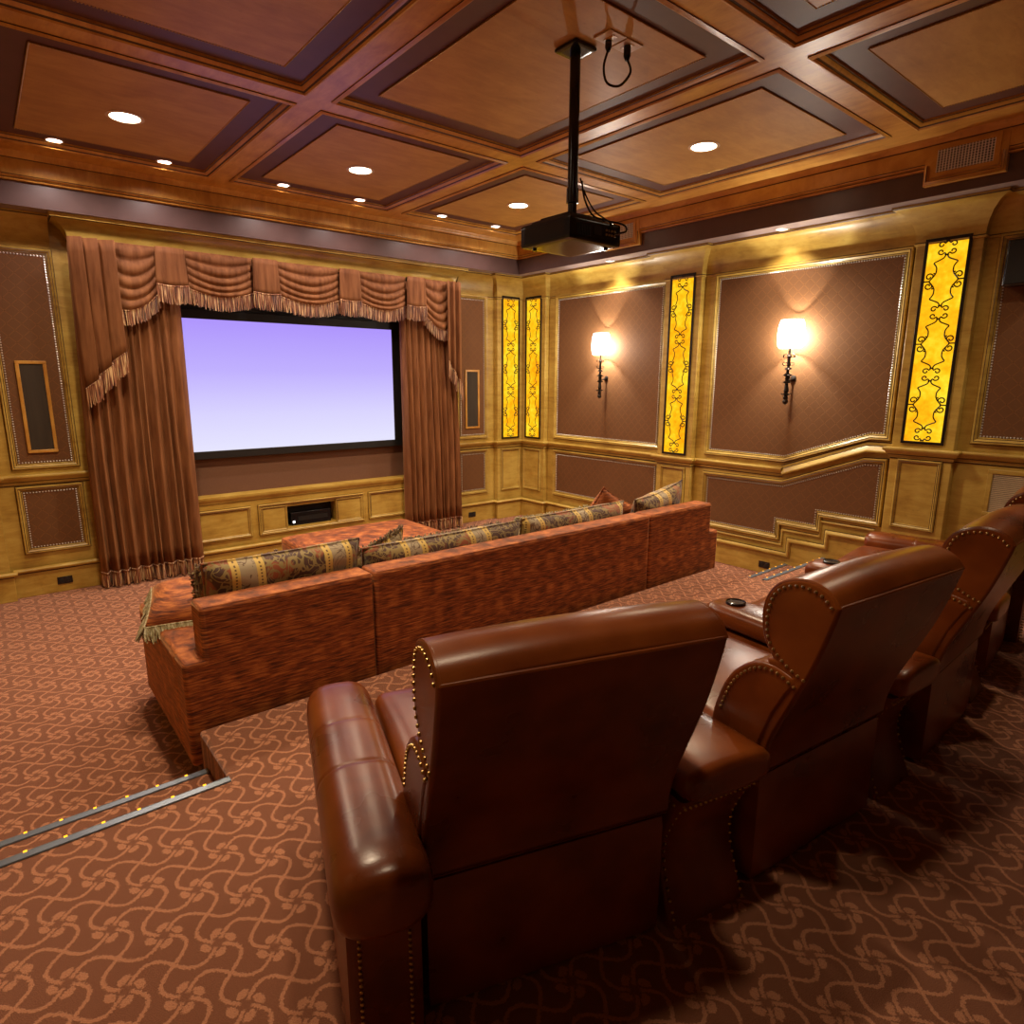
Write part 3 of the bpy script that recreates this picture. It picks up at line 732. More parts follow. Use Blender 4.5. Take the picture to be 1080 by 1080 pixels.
# ------------------------------------------------------------------ wall speakers, louvre, outlets
def inset(x0, x1, z0, z1, label):
    t = empty('wall_speaker', ((x0 + x1) / 2, YS - .006, z0), 0, label, 'speaker', 'wood-framed speakers beside the curtains')
    W, H = (x1 - x0) / 2, z1 - z0; fw = .028; mb = MB()
    mb.box(-W, W, -.016, 0, 0, fw); mb.box(-W, W, -.016, 0, H - fw, H); mb.box(-W, -W + fw, -.016, 0, fw, H - fw); mb.box(W - fw, W, -.016, 0, fw, H - fw); mb.build('speaker_frame', M_woodc, t, bevel=.004)
    mb = MB(); mb.box(-W + fw, W - fw, -.008, -.002, fw, H - fw); mb.build('speaker_cloth', M_cloth, t)
inset(.285, .512, 1.33, 2.15, 'wood-framed speaker in the wall left of the curtains')
inset(5.145, 5.385, 1.33, 2.13, 'wood-framed speaker in the wall right of the curtains')
t = empty('surround_speaker', (XR - .014, 1.39, 2.70), 0, 'black speaker box high on the wall right of the nearest amber panel', 'speaker')
mb = MB(); mb.box(-.14, 0, -.14, .14, 0, .33); mb.build('speaker_case', M_plastic, t, bevel=.012); mb = MB(); mb.box(-.148, -.141, -.125, .125, .015, .315); mb.build('speaker_grille', M_black, t, bevel=.004)
t = empty('louvre_grille', (XR, 1.12, .93), 0, 'cream louvred return grille low on the wall behind the last recliner', 'air vent')
mb = MB()
for a in ((-.34, .34, 0, .035), (-.34, .34, .345, .38), (-.34, -.305, .035, .345), (.305, .34, .035, .345)): mb.box(-.022, 0, a[0], a[1], a[2], a[3])
mb.build('grille_frame', M_wood, t, bevel=.004)
mb = MB()
for i in range(22):
    z = .04 + i * .0139
    mb.grid([[(-.006, -.305, z + .010), (-.018, -.305, z)], [(-.006, .305, z + .010), (-.018, .305, z)]])
mb.build('louvre_slats', M_plate, t); mb = MB(); mb.box(-.004, -.001, -.305, .305, .035, .345); mb.build('grille_cavity', M_black, t)
def outlet(name, loc, ax, label, w=.12, h=.07):
    t = empty(name, loc, 0, label, 'outlet', 'black outlets in the baseboards')
    mb = MB()
    if ax == 's': mb.box(-w / 2, w / 2, -.007, 0, 0, h)
    else: mb.box(-.007, 0, -w / 2, w / 2, 0, h)
    mb.build('cover_plate', M_plastic, t, bevel=.002)
    for s_ in (-1, 1):
        mb = MB()
        if ax == 's': mb.box(s_ * w * .24 - .016, s_ * w * .24 + .016, -.009, -.006, h * .25, h * .75)
        else: mb.box(-.009, -.006, s_ * w * .24 - .016, s_ * w * .24 + .016, h * .25, h * .75)
        mb.build('socket', M_black, t, bevel=.001)
outlet('power_outlet', (.42, YS - BB, .075), 's', 'black outlet in the baseboard left of the curtains')
outlet('power_outlet', (5.23, YS - BB, .075), 's', 'black outlet in the baseboard right of the curtains')
outlet('power_outlet', (XR - BB, 3.27, .06), 'r', 'black outlet in the side wall baseboard below the steps')

# ------------------------------------------------------------------ screen
t = empty('projection_screen', (CX, YS + .06, 1.16), 0, 'wide projection screen glowing lilac in a black frame between the curtains', 'screen')
mb = MB(); x0, x1, z0, z1 = -1.305, 1.305, 0, 1.56; sx, sz0, sz1 = 1.205, .084, 1.437
yf = -.065
mb.box(x0, x1, yf, 0, 0, sz0); mb.box(x0, x1, yf, 0, sz1, 1.53); mb.box(x0, -sx, yf, 0, sz0, sz1); mb.box(sx, x1, yf, 0, sz0, sz1); mb.build('screen_frame', M_black, t, bevel=.006)
mb = MB(); mb.box(-sx, sx, -.055, -.03, sz0, sz1); mb.build('screen_surface', M_screen, t)
mb = MB(); mb.box(.82, 4.86, YS + .02, YS + .059, 2.695, 3.3); mb.build('recess_head', M_black, wall_recess)

# ------------------------------------------------------------------ built-in low cabinet under the screen
t = empty('media_cabinet', (CX, YS + .06, 0), 0, 'low cream panelled cabinet built in beneath the screen', 'cabinet')
yf = -.145; top = .745
NX0, NX1, NZ0, NZ1 = 2.565 - CX, 3.160 - CX, .325, .565
mb = MB()
for a in ((-1.9, NX0, 0, top), (NX1, 1.9, 0, top), (NX0, NX1, 0, NZ0), (NX0, NX1, NZ1, top)): mb.box(a[0], a[1], yf, 0, a[2], a[3])
mb.build('cabinet_body', M_wood, t)
mb = MB(); pth = [Vector((1.95, yf, top)), Vector((-1.95, yf, top))]
mb.sweep(pth, (0, 0, 1), [(.001, -.06), (.010, -.055), (.012, -.035), (.026, -.02), (.03, -.004), (.03, .018), (.0, .022), (-.145, .022)], mi=[1, 0, 0, 0, 0, 0, 0]); mb.build('ledge', [M_wood, M_glaze], t, sharp=50)
mb = MB(); mb.box(-1.95, 1.95, yf - .02, yf, 0, .155); mb.build('plinth', M_wood, t); mb = MB(); mb.sweep([Vector((1.95, yf - .02, .17)), Vector((-1.95, yf - .02, .17))], (0, 0, 1), CAP, mi=CAPM); mb.build('plinth_cap', [M_wood, M_glaze], t, sharp=50)
def cabf(x0, x1, z0, z1, w=.75):
    f = lambda s, tt, d=0: (s, yf - d, tt)
    frame('s', f, NS, [(x0 - CX, z1), (x1 - CX, z1), (x1 - CX, z0), (x0 - CX, z0)], t, w, bead=False, fabric=M_wood)
cabf(1.35, 2.13, .315, .585); cabf(2.295, 2.54, .325, .56, .5); cabf(3.185, 3.475, .325, .56, .5); cabf(3.625, 4.35, .315, .585)
mb = MB(); P3 = [Vector((a - CX, yf, b)) for a, b in ((2.265, .295), (3.505, .295), (3.505, .600), (2.265, .600))]
mb.sweep(P3 if True else P3, NS, [(-a * .7, b * .7) for a, b in FR_PROF], closed=True, mi=FR_MI); mb.build('panel_moulding', [M_wood, M_glaze], t, sharp=50)
mb = MB(); mb.box(NX0, NX1, -.004, -.001, NZ0, NZ1); mb.build('niche_back', M_black, t)
t = empty('media_player', (CX + .02, YS - .03, .3265), 0, 'black media player with a white light in the cabinet niche', 'media player')
mb = MB(); mb.box(-.24, .24, -.035, .06, .0, .15); mb.build('player_case', M_plastic, t, bevel=.004)
mb = MB(); mb.box(-.225, -.20, -.038, -.035, .03, .055); mb.build('power_light', M_led2, t)
mb = MB(); mb.box(-.16, .2, -.037, -.035, .05, .10); mb.build('display_window', M_black, t)

# ------------------------------------------------------------------ curtains
def drape(x0, x1, y, z0, z1, nf, label, seed):
    rnd = random.Random(seed); t = empty('curtain', ((x0 + x1) / 2, y, 0), 0, label, 'curtain', 'velvet side curtains')
    ws = [rnd.uniform(.6, 1.4) for _ in range(nf)]; tot = sum(ws); cum = [0]
    for w_ in ws: cum.append(cum[-1] + w_ / tot)
    am = [rnd.uniform(.75, 1.2) for _ in range(nf)]
    W = x1 - x0
    def prof(u, v):
        i = 0
        while i < nf - 1 and cum[i + 1] < u: i += 1
        f = (u - cum[i]) / (cum[i + 1] - cum[i])
        d = abs(math.sin(PI * f)) ** .7 * am[i]                 # rounded pleat
        amp = .10 * (.50 + .60 * (1 - v))
        sway = .012 * math.sin(v * 3 + i * 1.7)
        tp = .10 * max(0, v - .35); return x0 - (x0 + x1) / 2 + W * u + tp * ((1 - u) if x0 < CX else -u) + sway * W * .6 + .012 * math.sin(2 * PI * f) * am[i], -amp * d
    nu, nv = nf * 12, 16
    rows = []
    for j in range(nv + 1):
        v = j / nv; z = z0 + (z1 - z0) * v
        rows.append([(*prof(i / nu, v), z) for i in range(nu + 1)])
    mb = MB(); mb.grid(rows); o = mb.build('drape', M_velvet, t, sharp=180)
    so = o.modifiers.new('thick', 'SOLIDIFY'); so.thickness = .006; so.offset = 1
    zt = z0 + .02
    base = [Vector((*prof(i / nu, 0), zt)) for i in range(nu + 1)]
    mb = MB(); mb.tube([b + Vector((0, -.008, .004)) for b in base], .008, 5); mb.strands([b + Vector((0, -.006, 0)) for b in base], zt - .012, .0085, jit=.08, spread=.008); mb.build('fringe', M_fringe, t)
    return t
drape(.71, 1.635, 7.10, .135, 3.16, 11, 'full-length brown velvet curtain left of the screen', 3)
drape(4.08, 4.93, 7.10, .135, 3.16, 10, 'full-length brown velvet curtain right of the screen', 5)

t = empty('curtain_valance', (CX, 7.01, 0), 0, 'swagged brown velvet valance with fringe across the top of the curtains', 'valance')
def swag(x0, x1, zL, zR, sag, ztop=3.205, y=6.955):
    nu, nv = 26, 44; rows = []
    def pt(u, v):
        s = 4 * u * (1 - u); zb = zL + (zR - zL) * u - sag * s
        vv = v
        z = ztop - .0 - (ztop - zb) * vv + .0
        # pleats hang as catenaries, gathered at the ends
        z -= .075 * s * math.sin(PI * vv ** .8)
        fold = abs(math.sin(PI * 5.0 * vv ** .9 + .25 * (1 - s))) ** .7
        dep = .018 + .055 * math.sin(PI * u) ** .6 * (.35 + .65 * vv) + .036 * fold * (.25 + .75 * math.sin(PI * u) ** .5)
        return Vector((x0 - CX + (x1 - x0) * u, y - 6.95 - dep + .03, z))
    for j in range(nv + 1): rows.append([pt(i / nu, j / nv) for i in range(nu + 1)])
    mb = MB(); mb.grid(rows); o = mb.build('swag', M_velvet, t, sharp=180)
    base = [pt(i / nu, 1) + Vector((0, -.004, .005)) for i in range(nu + 1)]
    mb = MB(); mb.tube(base, .008, 5); mb.strands(base, .145, .009, jit=.15, spread=.008); mb.build('fringe', M_fringe, o)
def tab(x0, x1, zb, ztop=3.205, y=6.90):
    nu, nv = 12, 6
    def pt(u, v): return Vector((x0 - CX + (x1 - x0) * (.5 + (u - .5) * (.94 + .1 * v)), y - 6.95 - .02 * math.sin(PI * u) - .006 * math.sin(4 * PI * u) * v, ztop - (ztop - zb) * v - .015 * math.sin(PI * u) * v))
    mb = MB(); mb.grid([[pt(i / nu, j / nv) for i in range(nu + 1)] for j in range(nv + 1)]); o = mb.build('valance_tab', M_velvet, t, sharp=180)
    so = o.modifiers.new('thick', 'SOLIDIFY'); so.thickness = .008
    base = [pt(i / nu, 1) + Vector((0, -.010, .004)) for i in range(nu + 1)]
    mb = MB(); mb.tube(base, .008, 5); mb.strands(base, .17, .009, jit=.12, spread=.008); mb.build('fringe', M_fringe, o)
for (a, b, zl, zr, sg) in ((1.05, 1.46, 2.62, 2.80, .08), (1.68, 2.34, 2.86, 2.86, .07), (2.57, 3.28, 2.86, 2.86, .07), (3.50, 4.14, 2.86, 2.86, .07), (4.37, 4.74, 2.80, 2.62, .08)): swag(a, b, zl, zr, sg)
for (a, b) in ((1.43, 1.70), (2.32, 2.59), (3.26, 3.52), (4.12, 4.39)): tab(a, b, 2.865)
def cascade(x0, x1, zi, zo, flip, y=6.93):
    """pleated tail: outer edge hangs lower"""
    nu, nv = 36, 10
    def pt(u, v):      # u 0 = outer
        steps = min(2.999, u * 3); k = int(steps); f = steps - k
        zb = zo + (zi - zo) * (k + f * .75) / 3 
        x = x0 + (x1 - x0) * u
        yy = y - .075 * (f ** .8 if not flip else f ** .8) + .02 * k * 0
        return Vector((x - CX, yy - 6.95, 3.205 - (3.205 - zb) * v))
    mb = MB(); mb.grid([[pt(i / nu, j / nv) for i in range(nu + 1)] for j in range(nv + 1)]); o = mb.build('cascade_tail', M_velvet, t, sharp=60)
    so = o.modifiers.new('thick', 'SOLIDIFY'); so.thickness = .008
    base = [pt(i / nu, 1) + Vector((0, -.008, .004)) for i in range(nu + 1)]
    mb = MB(); mb.tube(base, .007, 5); mb.strands(base, .19, .009, jit=.15, spread=.008); mb.build('fringe', M_fringe, o)
cascade(.765, 1.11, 2.26, 1.90, False); cascade(4.93, 4.68, 2.26, 1.90, True)

# ------------------------------------------------------------------ sofa
t = empty('sectional_sofa', (0, 0, 0), 0, 'long rust chenille sofa seen from behind, below the recliner platform', 'sofa')
YB0 = 3.235
def back_sec(x0, x1, ov=0):
    zt, za = .90, .63
    poly = [(x0, .07), (x1, .07), (x1, zt), (x0, zt)]
    if x0 < 1: poly = [(.60, .07), (x1, .07), (x1, zt), (x0, zt), (x0, za), (.60, za)]
    if x1 > 5: poly = [(x0, .07), (5.20, .07), (5.20, za), (x1, za), (x1, zt), (x0, zt)]
    mb = MB(); a = [mb.v((x, YB0, z)) for x, z in poly]; b = [mb.v((x, YB0 + .19, z)) for x, z in poly]; n = len(poly)
    mb.face(a); mb.face(list(reversed(b)))
    for i in range(n): mb.face([a[i], a[(i + 1) % n], b[(i + 1) % n], b[i]])
    return mb.build('backrest', M_chen, t, bevel=.024, seg=4)
for a, b in ((.70, 1.638), (1.646, 4.175), (4.183, 5.07)): back_sec(a, b)
for x0, x1 in ((.60, .84), (5.0, 5.20)):
    mb = MB(); mb.pbox((x0 + x1) / 2, (YB0 + .15 + 4.39) / 2, .347, (x1 - x0) / 2, (4.39 - YB0 - .15) / 2, .285, r=.03, puff=.008, n=12); mb.build('armrest', M_chen, t)
for s0, s1 in ((.60, 1.64),):
    pass
mb = MB(); mb.box(.65, 5.15, YB0 + .02, 4.33, .055, .30); mb.build('seat_base', M_chen, t, bevel=.02)
for a, b in ((.85, 2.23), (2.24, 3.60), (3.61, 4.99)):
    mb = MB(); mb.pbox((a + b) / 2, 3.92, .385, (b - a) / 2, .46, .085, r=.04, puff=.03, n=12); mb.build('seat_cushion', M_chen, t)
for x in (.70, 2.9, 5.10):
    for y in (YB0 + .08, 4.27):
        mb = MB(); mb.lathe([(.025, 0), (.035, .06)], (x, y, 0), 12); mb.build('foot', M_black, t)
# piping on the top rear edge of each section
for a, b in ((.72, 1.62), (1.665, 4.155), (4.20, 5.05)):
    mb = MB(); mb.tube([(a, YB0 + .012, .892), ((a + b) / 2, YB0 + .010, .894), (b, YB0 + .012, .892)], .006, 6); mb.build('piping', M_chen, t)

def cushion(name, loc, rot, hx, hy, hz, mat, label, cat, group=None, fringe=None, flen=.05, edges=None, pinch=.0, droop=False, ex=3.2):
    """pillow: local x width, y thickness, z height; origin at its centre"""
    t = empty(name, loc, 0, label, cat, group); t.rotation_euler = rot
    n = 20; rows = {}
    mb = MB()
    def pt(a, b, s_):
        ra, rb = abs(a), abs(b)
        th = (max(0, 1 - ra ** ex) ** .5) * (max(0, 1 - rb ** ex) ** .5)
        k = 1 - .10 * (1 - abs(b) ** 2) * ra ** 4 * pinch - 0; k2 = 1 - .10 * (1 - abs(a) ** 2) * rb ** 4 * pinch
        wr = .06 * hy * math.sin(9 * a + 3 * b) * math.cos(7 * b) * th
        return Vector((a * hx * k, s_ * (hy * th + wr), b * hz * k2))
    T = [-1 + 2 * i / n for i in range(n + 1)]; T = [math.copysign(abs(v) ** .8, v) for v in T]
    for s_ in (-1, 1):
        mb.grid([[pt(a, b, s_) for a in T] for b in T])
    bmesh.ops.remove_doubles(mb.bm, verts=mb.bm.verts, dist=1e-5)
    o = mb.build('pillow_body', mat, t, sharp=120)
    per = [pt(a, -1, 1) for a in T] + [pt(1, b, 1) for b in T[1:]] + [pt(a, 1, 1) for a in reversed(T[:-1])] + [pt(-1, b, 1) for b in reversed(T[1:-1])]
    mb = MB(); mb.tube(per, .006, 6, closed=True); mb.build('piping', mat if not fringe else fringe, t)
    if fringe:
        mb = MB()
        sides = {'b': ([pt(a, -1, 1) for a in T], (0, 0, -1)), 't': ([pt(a, 1, 1) for a in T], (0, 0, 1)), 'r': ([pt(1, b, 1) for b in T], (1, 0, 0)), 'l': ([pt(-1, b, 1) for b in T], (-1, 0, 0))}
        for e in (edges or 'btlr'):
            q, dn = sides[e]
            if droop: dn = ((t.rotation_euler.to_matrix().inverted() @ Vector((0, 0, -1))) + Vector(dn) * .45).normalized()
            for _ in range(2): mb.strands(q, flen, .010, down=dn, jit=.3, spread=.012)
        mb.build('fringe', fringe, t)
    return t
R_ = math.radians
# long damask back cushions leaning on the sofa back
for (a, b, zt, lab, tilt) in ((.79, 1.69, 1.045, 'damask back cushion at the left end of the sofa', -10), (1.70, 2.98, .985, 'long damask back cushion left of the sofa middle', -14),
                        (2.99, 4.14, .990, 'damask back cushion right of the sofa middle', -12)):
    hz = .28; cz = zt - hz * .985
    cushion('back_cushion', ((a + b) / 2, 3.560, cz), (R_(tilt * -1), 0, 0), (b - a) / 2, .095, hz, M_dam, lab, 'cushion', 'damask back cushions on the sofa', pinch=.3, ex=6.5)
cushion('back_cushion', (4.66, 3.57, .775), (R_(14), R_(-8), R_(3)), .36, .11, .27, M_dam, 'crumpled damask cushion at the right end of the sofa', 'cushion', 'damask back cushions on the sofa', pinch=1.2)
cushion('throw_pillow', (4.20, 3.76, .80), (R_(20), R_(28), R_(-5)), .22, .08, .22, M_chen, 'rust throw pillow with its corner sticking up near the right end of the sofa', 'pillow', pinch=1)
cushion('throw_pillow', (.83, 3.97, .70), (R_(100), 0, R_(-16)), .235, .105, .24, M_chen, 'rust pillow with olive fringe on the left sofa arm', 'pillow', None, M_fringe2, .095, 'btlr', .5, True)
cushion('throw_pillow', (1.93, 3.80, .715), (R_(22), R_(-16), 0), .25, .08, .25, M_dam, 'fringed damask pillow leaning just right of the left back cushion', 'pillow', None, M_fringe3, .04, 'tl', 1)
cushion('throw_pillow', (2.55, 3.84, .70), (R_(26), 0, 0), .42, .08, .23, M_dam, 'wide fringed pillow leaning against the cushion left of the sofa middle', 'pillow', None, M_fringe3, .035, 't', .6)
cushion('throw_pillow', (3.52, 3.83, .70), (R_(26), 0, 0), .42, .08, .24, M_dam, 'wide fringed pillow leaning against the cushion right of the sofa middle', 'pillow', None, M_fringe2, .035, 't', .6)
cushion('throw_pillow', (1.05, 3.84, .74), (R_(14), 0, R_(4)), .24, .07, .21, M_dam, 'brown fringed pillow peeking up left of the end cushion', 'pillow', None, M_fringe3, .04, 'tl', 1)

t = empty('ottoman', (2.88, 5.66, 0), 0, 'large rust chenille ottoman between the sofa and the screen', 'ottoman')
mb = MB(); mb.box(-.70, .70, -.62, .60, .05, .26); mb.build('ottoman_base', M_chen, t, bevel=.02)
mb = MB(); mb.pbox(0, -.01, .35, .72, .63, .10, r=.05, puff=.03, n=14); mb.build('ottoman_cushion', M_chen, t)
for x in (-.6, .6):
    for y in (-.54, .52): mb = MB(); mb.lathe([(.025, 0), (.035, .055)], (x, y, 0), 12); mb.build('foot', M_black, t)

# ------------------------------------------------------------------ recliners
HEAD = [(-.03, .60), (-.075, .71), (-.135, .86), (-.178, 1.0), (-.195, 1.068)]
HEAD_TOP = [(-.195, 1.068), (-.165, 1.105), (-.11, 1.125), (-.045, 1.118), (.012, 1.085), (.045, 1.03), (.052, .965), (.038, .90), (.0, .845), (-.03, .80)]
LUM_R = [(.005, .425), (-.005, .50), (-.03, .60), (-.075, .71)]
LUM_T = [(-.055, .80), (-.01, .822), (.055, .815), (.12, .77), (.17, .70), (.205, .60), (.22, .50), (.22, .425)]
def nails(mb, pts, x, r=.0062, sp=.021):
    P3 = [Vector((x, y, z)) for y, z in pts]; L = 0; nxt = 0
    for i in range(len(P3) - 1):
        d = (P3[i + 1] - P3[i]).length
        while nxt <= L + d: mb.ball(P3[i].lerp(P3[i + 1], (nxt - L) / max(d, 1e-6)), r, 6, 4); nxt += sp
        L += d
def inset_curve(pts, d):
    out = []
    for i, p in enumerate(pts):
        a = pts[max(0, i - 1)]; b = pts[min(len(pts) - 1, i + 1)]; tx, tz = b[0] - a[0], b[1] - a[1]; l_ = math.hypot(tx, tz) or 1
        out.append((p[0] + tz / l_ * d * 1, p[1] - tx / l_ * d))
    return out
def slab(mb, outline, hw, r=.018, crown=0.):
    """extrude a closed (y, z) outline along x; the side edges are rounded by a bevel afterwards"""
    rows = []
    for k in range(9):
        x = -hw + 2 * hw * k / 8; c = crown * (1 - (x / hw) ** 2)
        rows.append([(x, y, z + (c if z > 1.05 else 0)) for y, z in outline])
    mb.grid(rows, close_u=True, cap0=True, cap1=True)
def soften(o, w):
    b = o.modifiers.new('bevel', 'BEVEL'); b.width = w; b.segments = 3; b.limit_method = 'ANGLE'; b.angle_limit = math.radians(55); b.use_clamp_overlap = False
OS = 1
def recliner_parts(t, arm=None):
    L = M_leather
    mb = MB(); mb.pbox(0, .44, .215, .370, .43, .205, r=.02, n=8); mb.build('seat_base', L, t)
    # head section
    global OS
    def ori(o):
        return 1 if sum(o[i - 1][0] * o[i][1] - o[i][0] * o[i - 1][1] for i in range(len(o))) > 0 else -1
    o_h = catmull([(.005, .425), (-.003, .50)] + HEAD, 5)[:-1] + catmull(HEAD_TOP[:-1], 5) + [(.025, .84), (.0, .76), (.02, .70), (.06, .55), (.06, .425)]
    OS = ori(o_h); mb = MB(); slab(mb, o_h, .377, .020, .012); back = mb.build('backrest', L, t, sharp=50); soften(back, .011)
    o_l = [(.03, .43), (.015, .55), (-.02, .66), (-.06, .745), (-.085, .785)] + catmull([(-.075, .808), (-.01, .824)] + LUM_T[2:], 5)
    OS = ori(o_l); mb = MB(); slab(mb, o_l, .382, .018); soften(mb.build('lumbar_section', L, t, sharp=50), .011)
    mb = MB(); y_, z_ = HEAD_TOP[0]
    mb.tube([(-.37, y_ + .006, z_), (-.2, y_ - .001, z_ + .003), (.2, y_ - .001, z_ + .003), (.37, y_ + .006, z_)], .0065, 8)
    for s_ in (-1, 1): mb.tube([(s_ * .370, y, z) for y, z in inset_curve(catmull(HEAD_TOP[:-1], 5), .004)], .006, 6)
    mb.build('piping', L, back)
    N1 = catmull([(-.170, 1.064), (-.135, 1.092), (-.08, 1.102), (-.03, 1.090), (.010, 1.058), (.027, 1.01), (.032, .96), (.020, .90), (-.02, .857), (-.07, .828), (-.113, .812)], 6)
    N2 = catmull([(-.082, .782), (-.04, .80), (.0, .806), (.05, .795), (.105, .752), (.147, .69), (.178, .60)], 6)
    for s_ in (-1, 1):
        mb = MB(); nails(mb, N1, s_ * .3775); mb.build('nailhead_trim', M_brass, back)
        mb = MB(); nails(mb, N2, s_ * .3825); mb.build('nailhead_trim', M_brass, back)
    mb = MB(); mb.pbox(0, .54, .435, .352, .40, .075, r=.045, puff=.03, n=14); mb.build('seat_cushion', L, t)
    mb = MB(); mb.pbox(0, .93, .235, .35, .045, .19, r=.03, n=8); mb.build('footrest', L, t)
def end_arm(t, s_):
    """outer arm with roll top; s_ = -1 left, 1 right"""
    xc = s_ * .487; L = M_leather
    mb = MB(); mb.pbox(xc, .40, .235, .098, .455, .235, r=.02, n=8); arm = mb.build('armrest', L, t)
    def sec(y, k, dz=0):
        pts = []
        for i in range(24):
            a = 2 * PI * i / 24; c, s = math.cos(a), math.sin(a)
            ex = .124 * k * math.copysign(abs(c) ** .72, c); ez = (.105 if s > 0 else .085) * k * math.copysign(abs(s) ** .75, s)
            pts.append((xc + ex, y, .490 + dz + ez))
        return pts
    ys = [(-.128, .55), (-.12, .78), (-.10, .92), (-.06, 1.0), (.0, 1.0), (.2, .99), (.325, .985), (.341, .985), (.346, .966), (.351, .985), (.365, .985), (.5, .98), (.585, .972), (.601, .972), (.606, .953), (.611, .972), (.625, .970), (.75, .96), (.85, .95), (.90, .90), (.925, .78), (.93, .5)]
    mb = MB(); mb.grid([sec(y, k) for y, k in ys], close_u=True, cap0=True, cap1=True); mb.build('arm_pad', L, arm, sharp=60)
    mb = MB()
    for q in (-.062, .062):
        for k in range(22): mb.ball((xc + q, -.058, .02 + k * .0185), .0055, 6, 4)
    for k in range(7): mb.ball((xc - .062 + k * .0207, -.058, .415), .0055, 6, 4)
    mb.build('nailhead_trim', M_brass, arm)
def recliner(O, ang, arm, label):
    t = empty('recliner', (O[0], O[1], .30), R_(ang), label, 'recliner', 'leather recliners in the back row')
    recliner_parts(t)
    if arm: end_arm(t, arm)
    return t
r1 = recliner((1.08, 1.107), -18.4, -1, 'leather recliner nearest the camera, with the rolled arm at the left end of the row')
r2 = empty('recliner', (2.195, .862, .30), R_(-7.1), 'leather recliner second from the left, behind the first shared armrest', 'recliner', 'leather recliners in the back row')
for ch in [k for k in bpy.data.objects if k.parent == r1]:
    if ch.name.split('.')[0] != 'armrest': copy_tree(ch, r2)
r3 = copy_tree(r2); r3.location = (3.43, .80, .30); r3.rotation_euler = (0, 0, R_(1.5)); r3['label'] = 'leather recliner third from the left, between the second and third wedge armrests'
r4 = copy_tree(r2); r4.location = (4.68, .91, .30); r4.rotation_euler = (0, 0, R_(6)); r4['label'] = 'leather recliner furthest away, at the right end of the row'
end_arm(r4, 1)
def console(O, ang, label):
    t = empty('shared_armrest', (O[0], O[1], .30), R_(ang), label, 'armrest', 'wedge armrests between the recliners'); L = M_leather
    Ln = .93; rw, fw_ = .158, .095
    def hw(y): return rw + (fw_ - rw) * min(1, max(0, y) / Ln)
    zs = [0, .04, .10, .16, .22, .28, .34, .40, .46]; yr = [.0, .018, .045, .066, .075, .068, .045, .015, -.015]
    mb = MB(); rows = []
    for z, y0 in zip(zs, yr):
        rows.append([(-hw(0), y0 + .012, z), (-hw(0) + .012, y0, z), (0, y0 - .004, z), (hw(0) - .012, y0, z), (hw(0), y0 + .012, z), (hw(.4), .4, z), (hw(Ln), Ln - .02, z), (hw(Ln) - .02, Ln, z), (-hw(Ln) + .02, Ln, z), (-hw(Ln), Ln - .02, z), (-hw(.4), .4, z)])
    mb.grid(rows, close_u=True, cap0=True, cap1=True); body = mb.build('console_body', L, t, sharp=60)
    mb = MB()
    def sec(y, k):
        pts = []
        for i in range(24):
            a = 2 * PI * i / 24; c, s = math.cos(a), math.sin(a); w_ = (hw(y) + .016)
            pts.append((w_ * (1 - (1 - k) * .5) * math.copysign(abs(c) ** .55, c), y, .524 + .060 * k * math.copysign(abs(s) ** .65, s)))
        return pts
    mb.grid([sec(y, k) for y, k in [(-.056, .5), (-.054, .8), (-.044, .95), (-.025, 1.), (.1, 1.03), (.3, 1.), (.5, .97), (.70, .96), (.85, .95), (.92, .88), (.95, .7), (.955, .4)]], close_u=True, cap0=True, cap1=True); pad = mb.build('console_pad', L, t, sharp=60)
    mb = MB(); pts = []
    nb = MB()
    for s_ in (-1, 1):
        for i in range(len(zs) - 1):
            for k in (0, .5): nb.ball((s_ * (hw(0) - .016), yr[i] + (yr[i + 1] - yr[i]) * k - .003, zs[i] + (zs[i + 1] - zs[i]) * k + .01), .0055, 6, 4)
        for k in range(40): nb.ball((s_ * (hw(.02 + k * .0225) + .001), .02 + k * .0225, .435), .0055, 6, 4)
    for k in range(15): nb.ball((-.142 + k * .0203, -.012, .435), .0055, 6, 4)
    nb.build('nailhead_trim', M_brass, body)
    mb = MB(); mb.lathe([(.050, .578), (.050, .592), (.045, .5935), (.042, .5885), (.001, .5875)], (0, .83, 0), 24); mb.build('cup_holder', M_plastic, t)
    return t
console((1.622, .945), -12.7, 'wedge armrest between the nearest recliner and the second one')
console((2.80, .82), -4, 'wedge armrest with a black cup holder between the second and third recliners')
console((4.05, .85), 3.5, 'wedge armrest between the third and the furthest recliner')

# ------------------------------------------------------------------ projector
t = empty('projector_mount', (2.80, 2.84, ZPAN - .009), 0, 'black pole mount hanging from the big middle coffer', 'mount')
mb = MB(); mb.pbox(0, 0, -.012, .085, .085, .012, r=.010, n=8); mb.build('ceiling_plate', M_plastic, t)
mb = MB(); mb.lathe([(.030, -.02), (.030, -.72), (.036, -.722), (.036, -.80), (.026, -.802), (.026, -.86)], n=20); mb.build('pole', M_plastic, t)
mb = MB(); mb.box(-.14, .14, -.12, .12, -.90, -.885); 
for a in (-.13, .13):
    for b in (-.11, .11): mb.box(a - .01, a + .01, b - .01, b + .01, -.93, -.886)
mb.box(-.03, .03, -.03, .03, -.886, -.86); mb.build('bracket', M_plastic, t, bevel=.003)
t = empty('projector', (2.76, 2.81, 2.745), 0, 'black ceiling projector hanging from a pole', 'projector')
mb = MB(); mb.pbox(0, 0, .063, .208, .205, .063, r=.016, n=12); mb.build('projector_case', M_plastic, t)
mb = MB(); mb.box(-.17, .17, -.16, .15, .126, .142); mb.build('top_cover', M_plastic, t, bevel=.006)
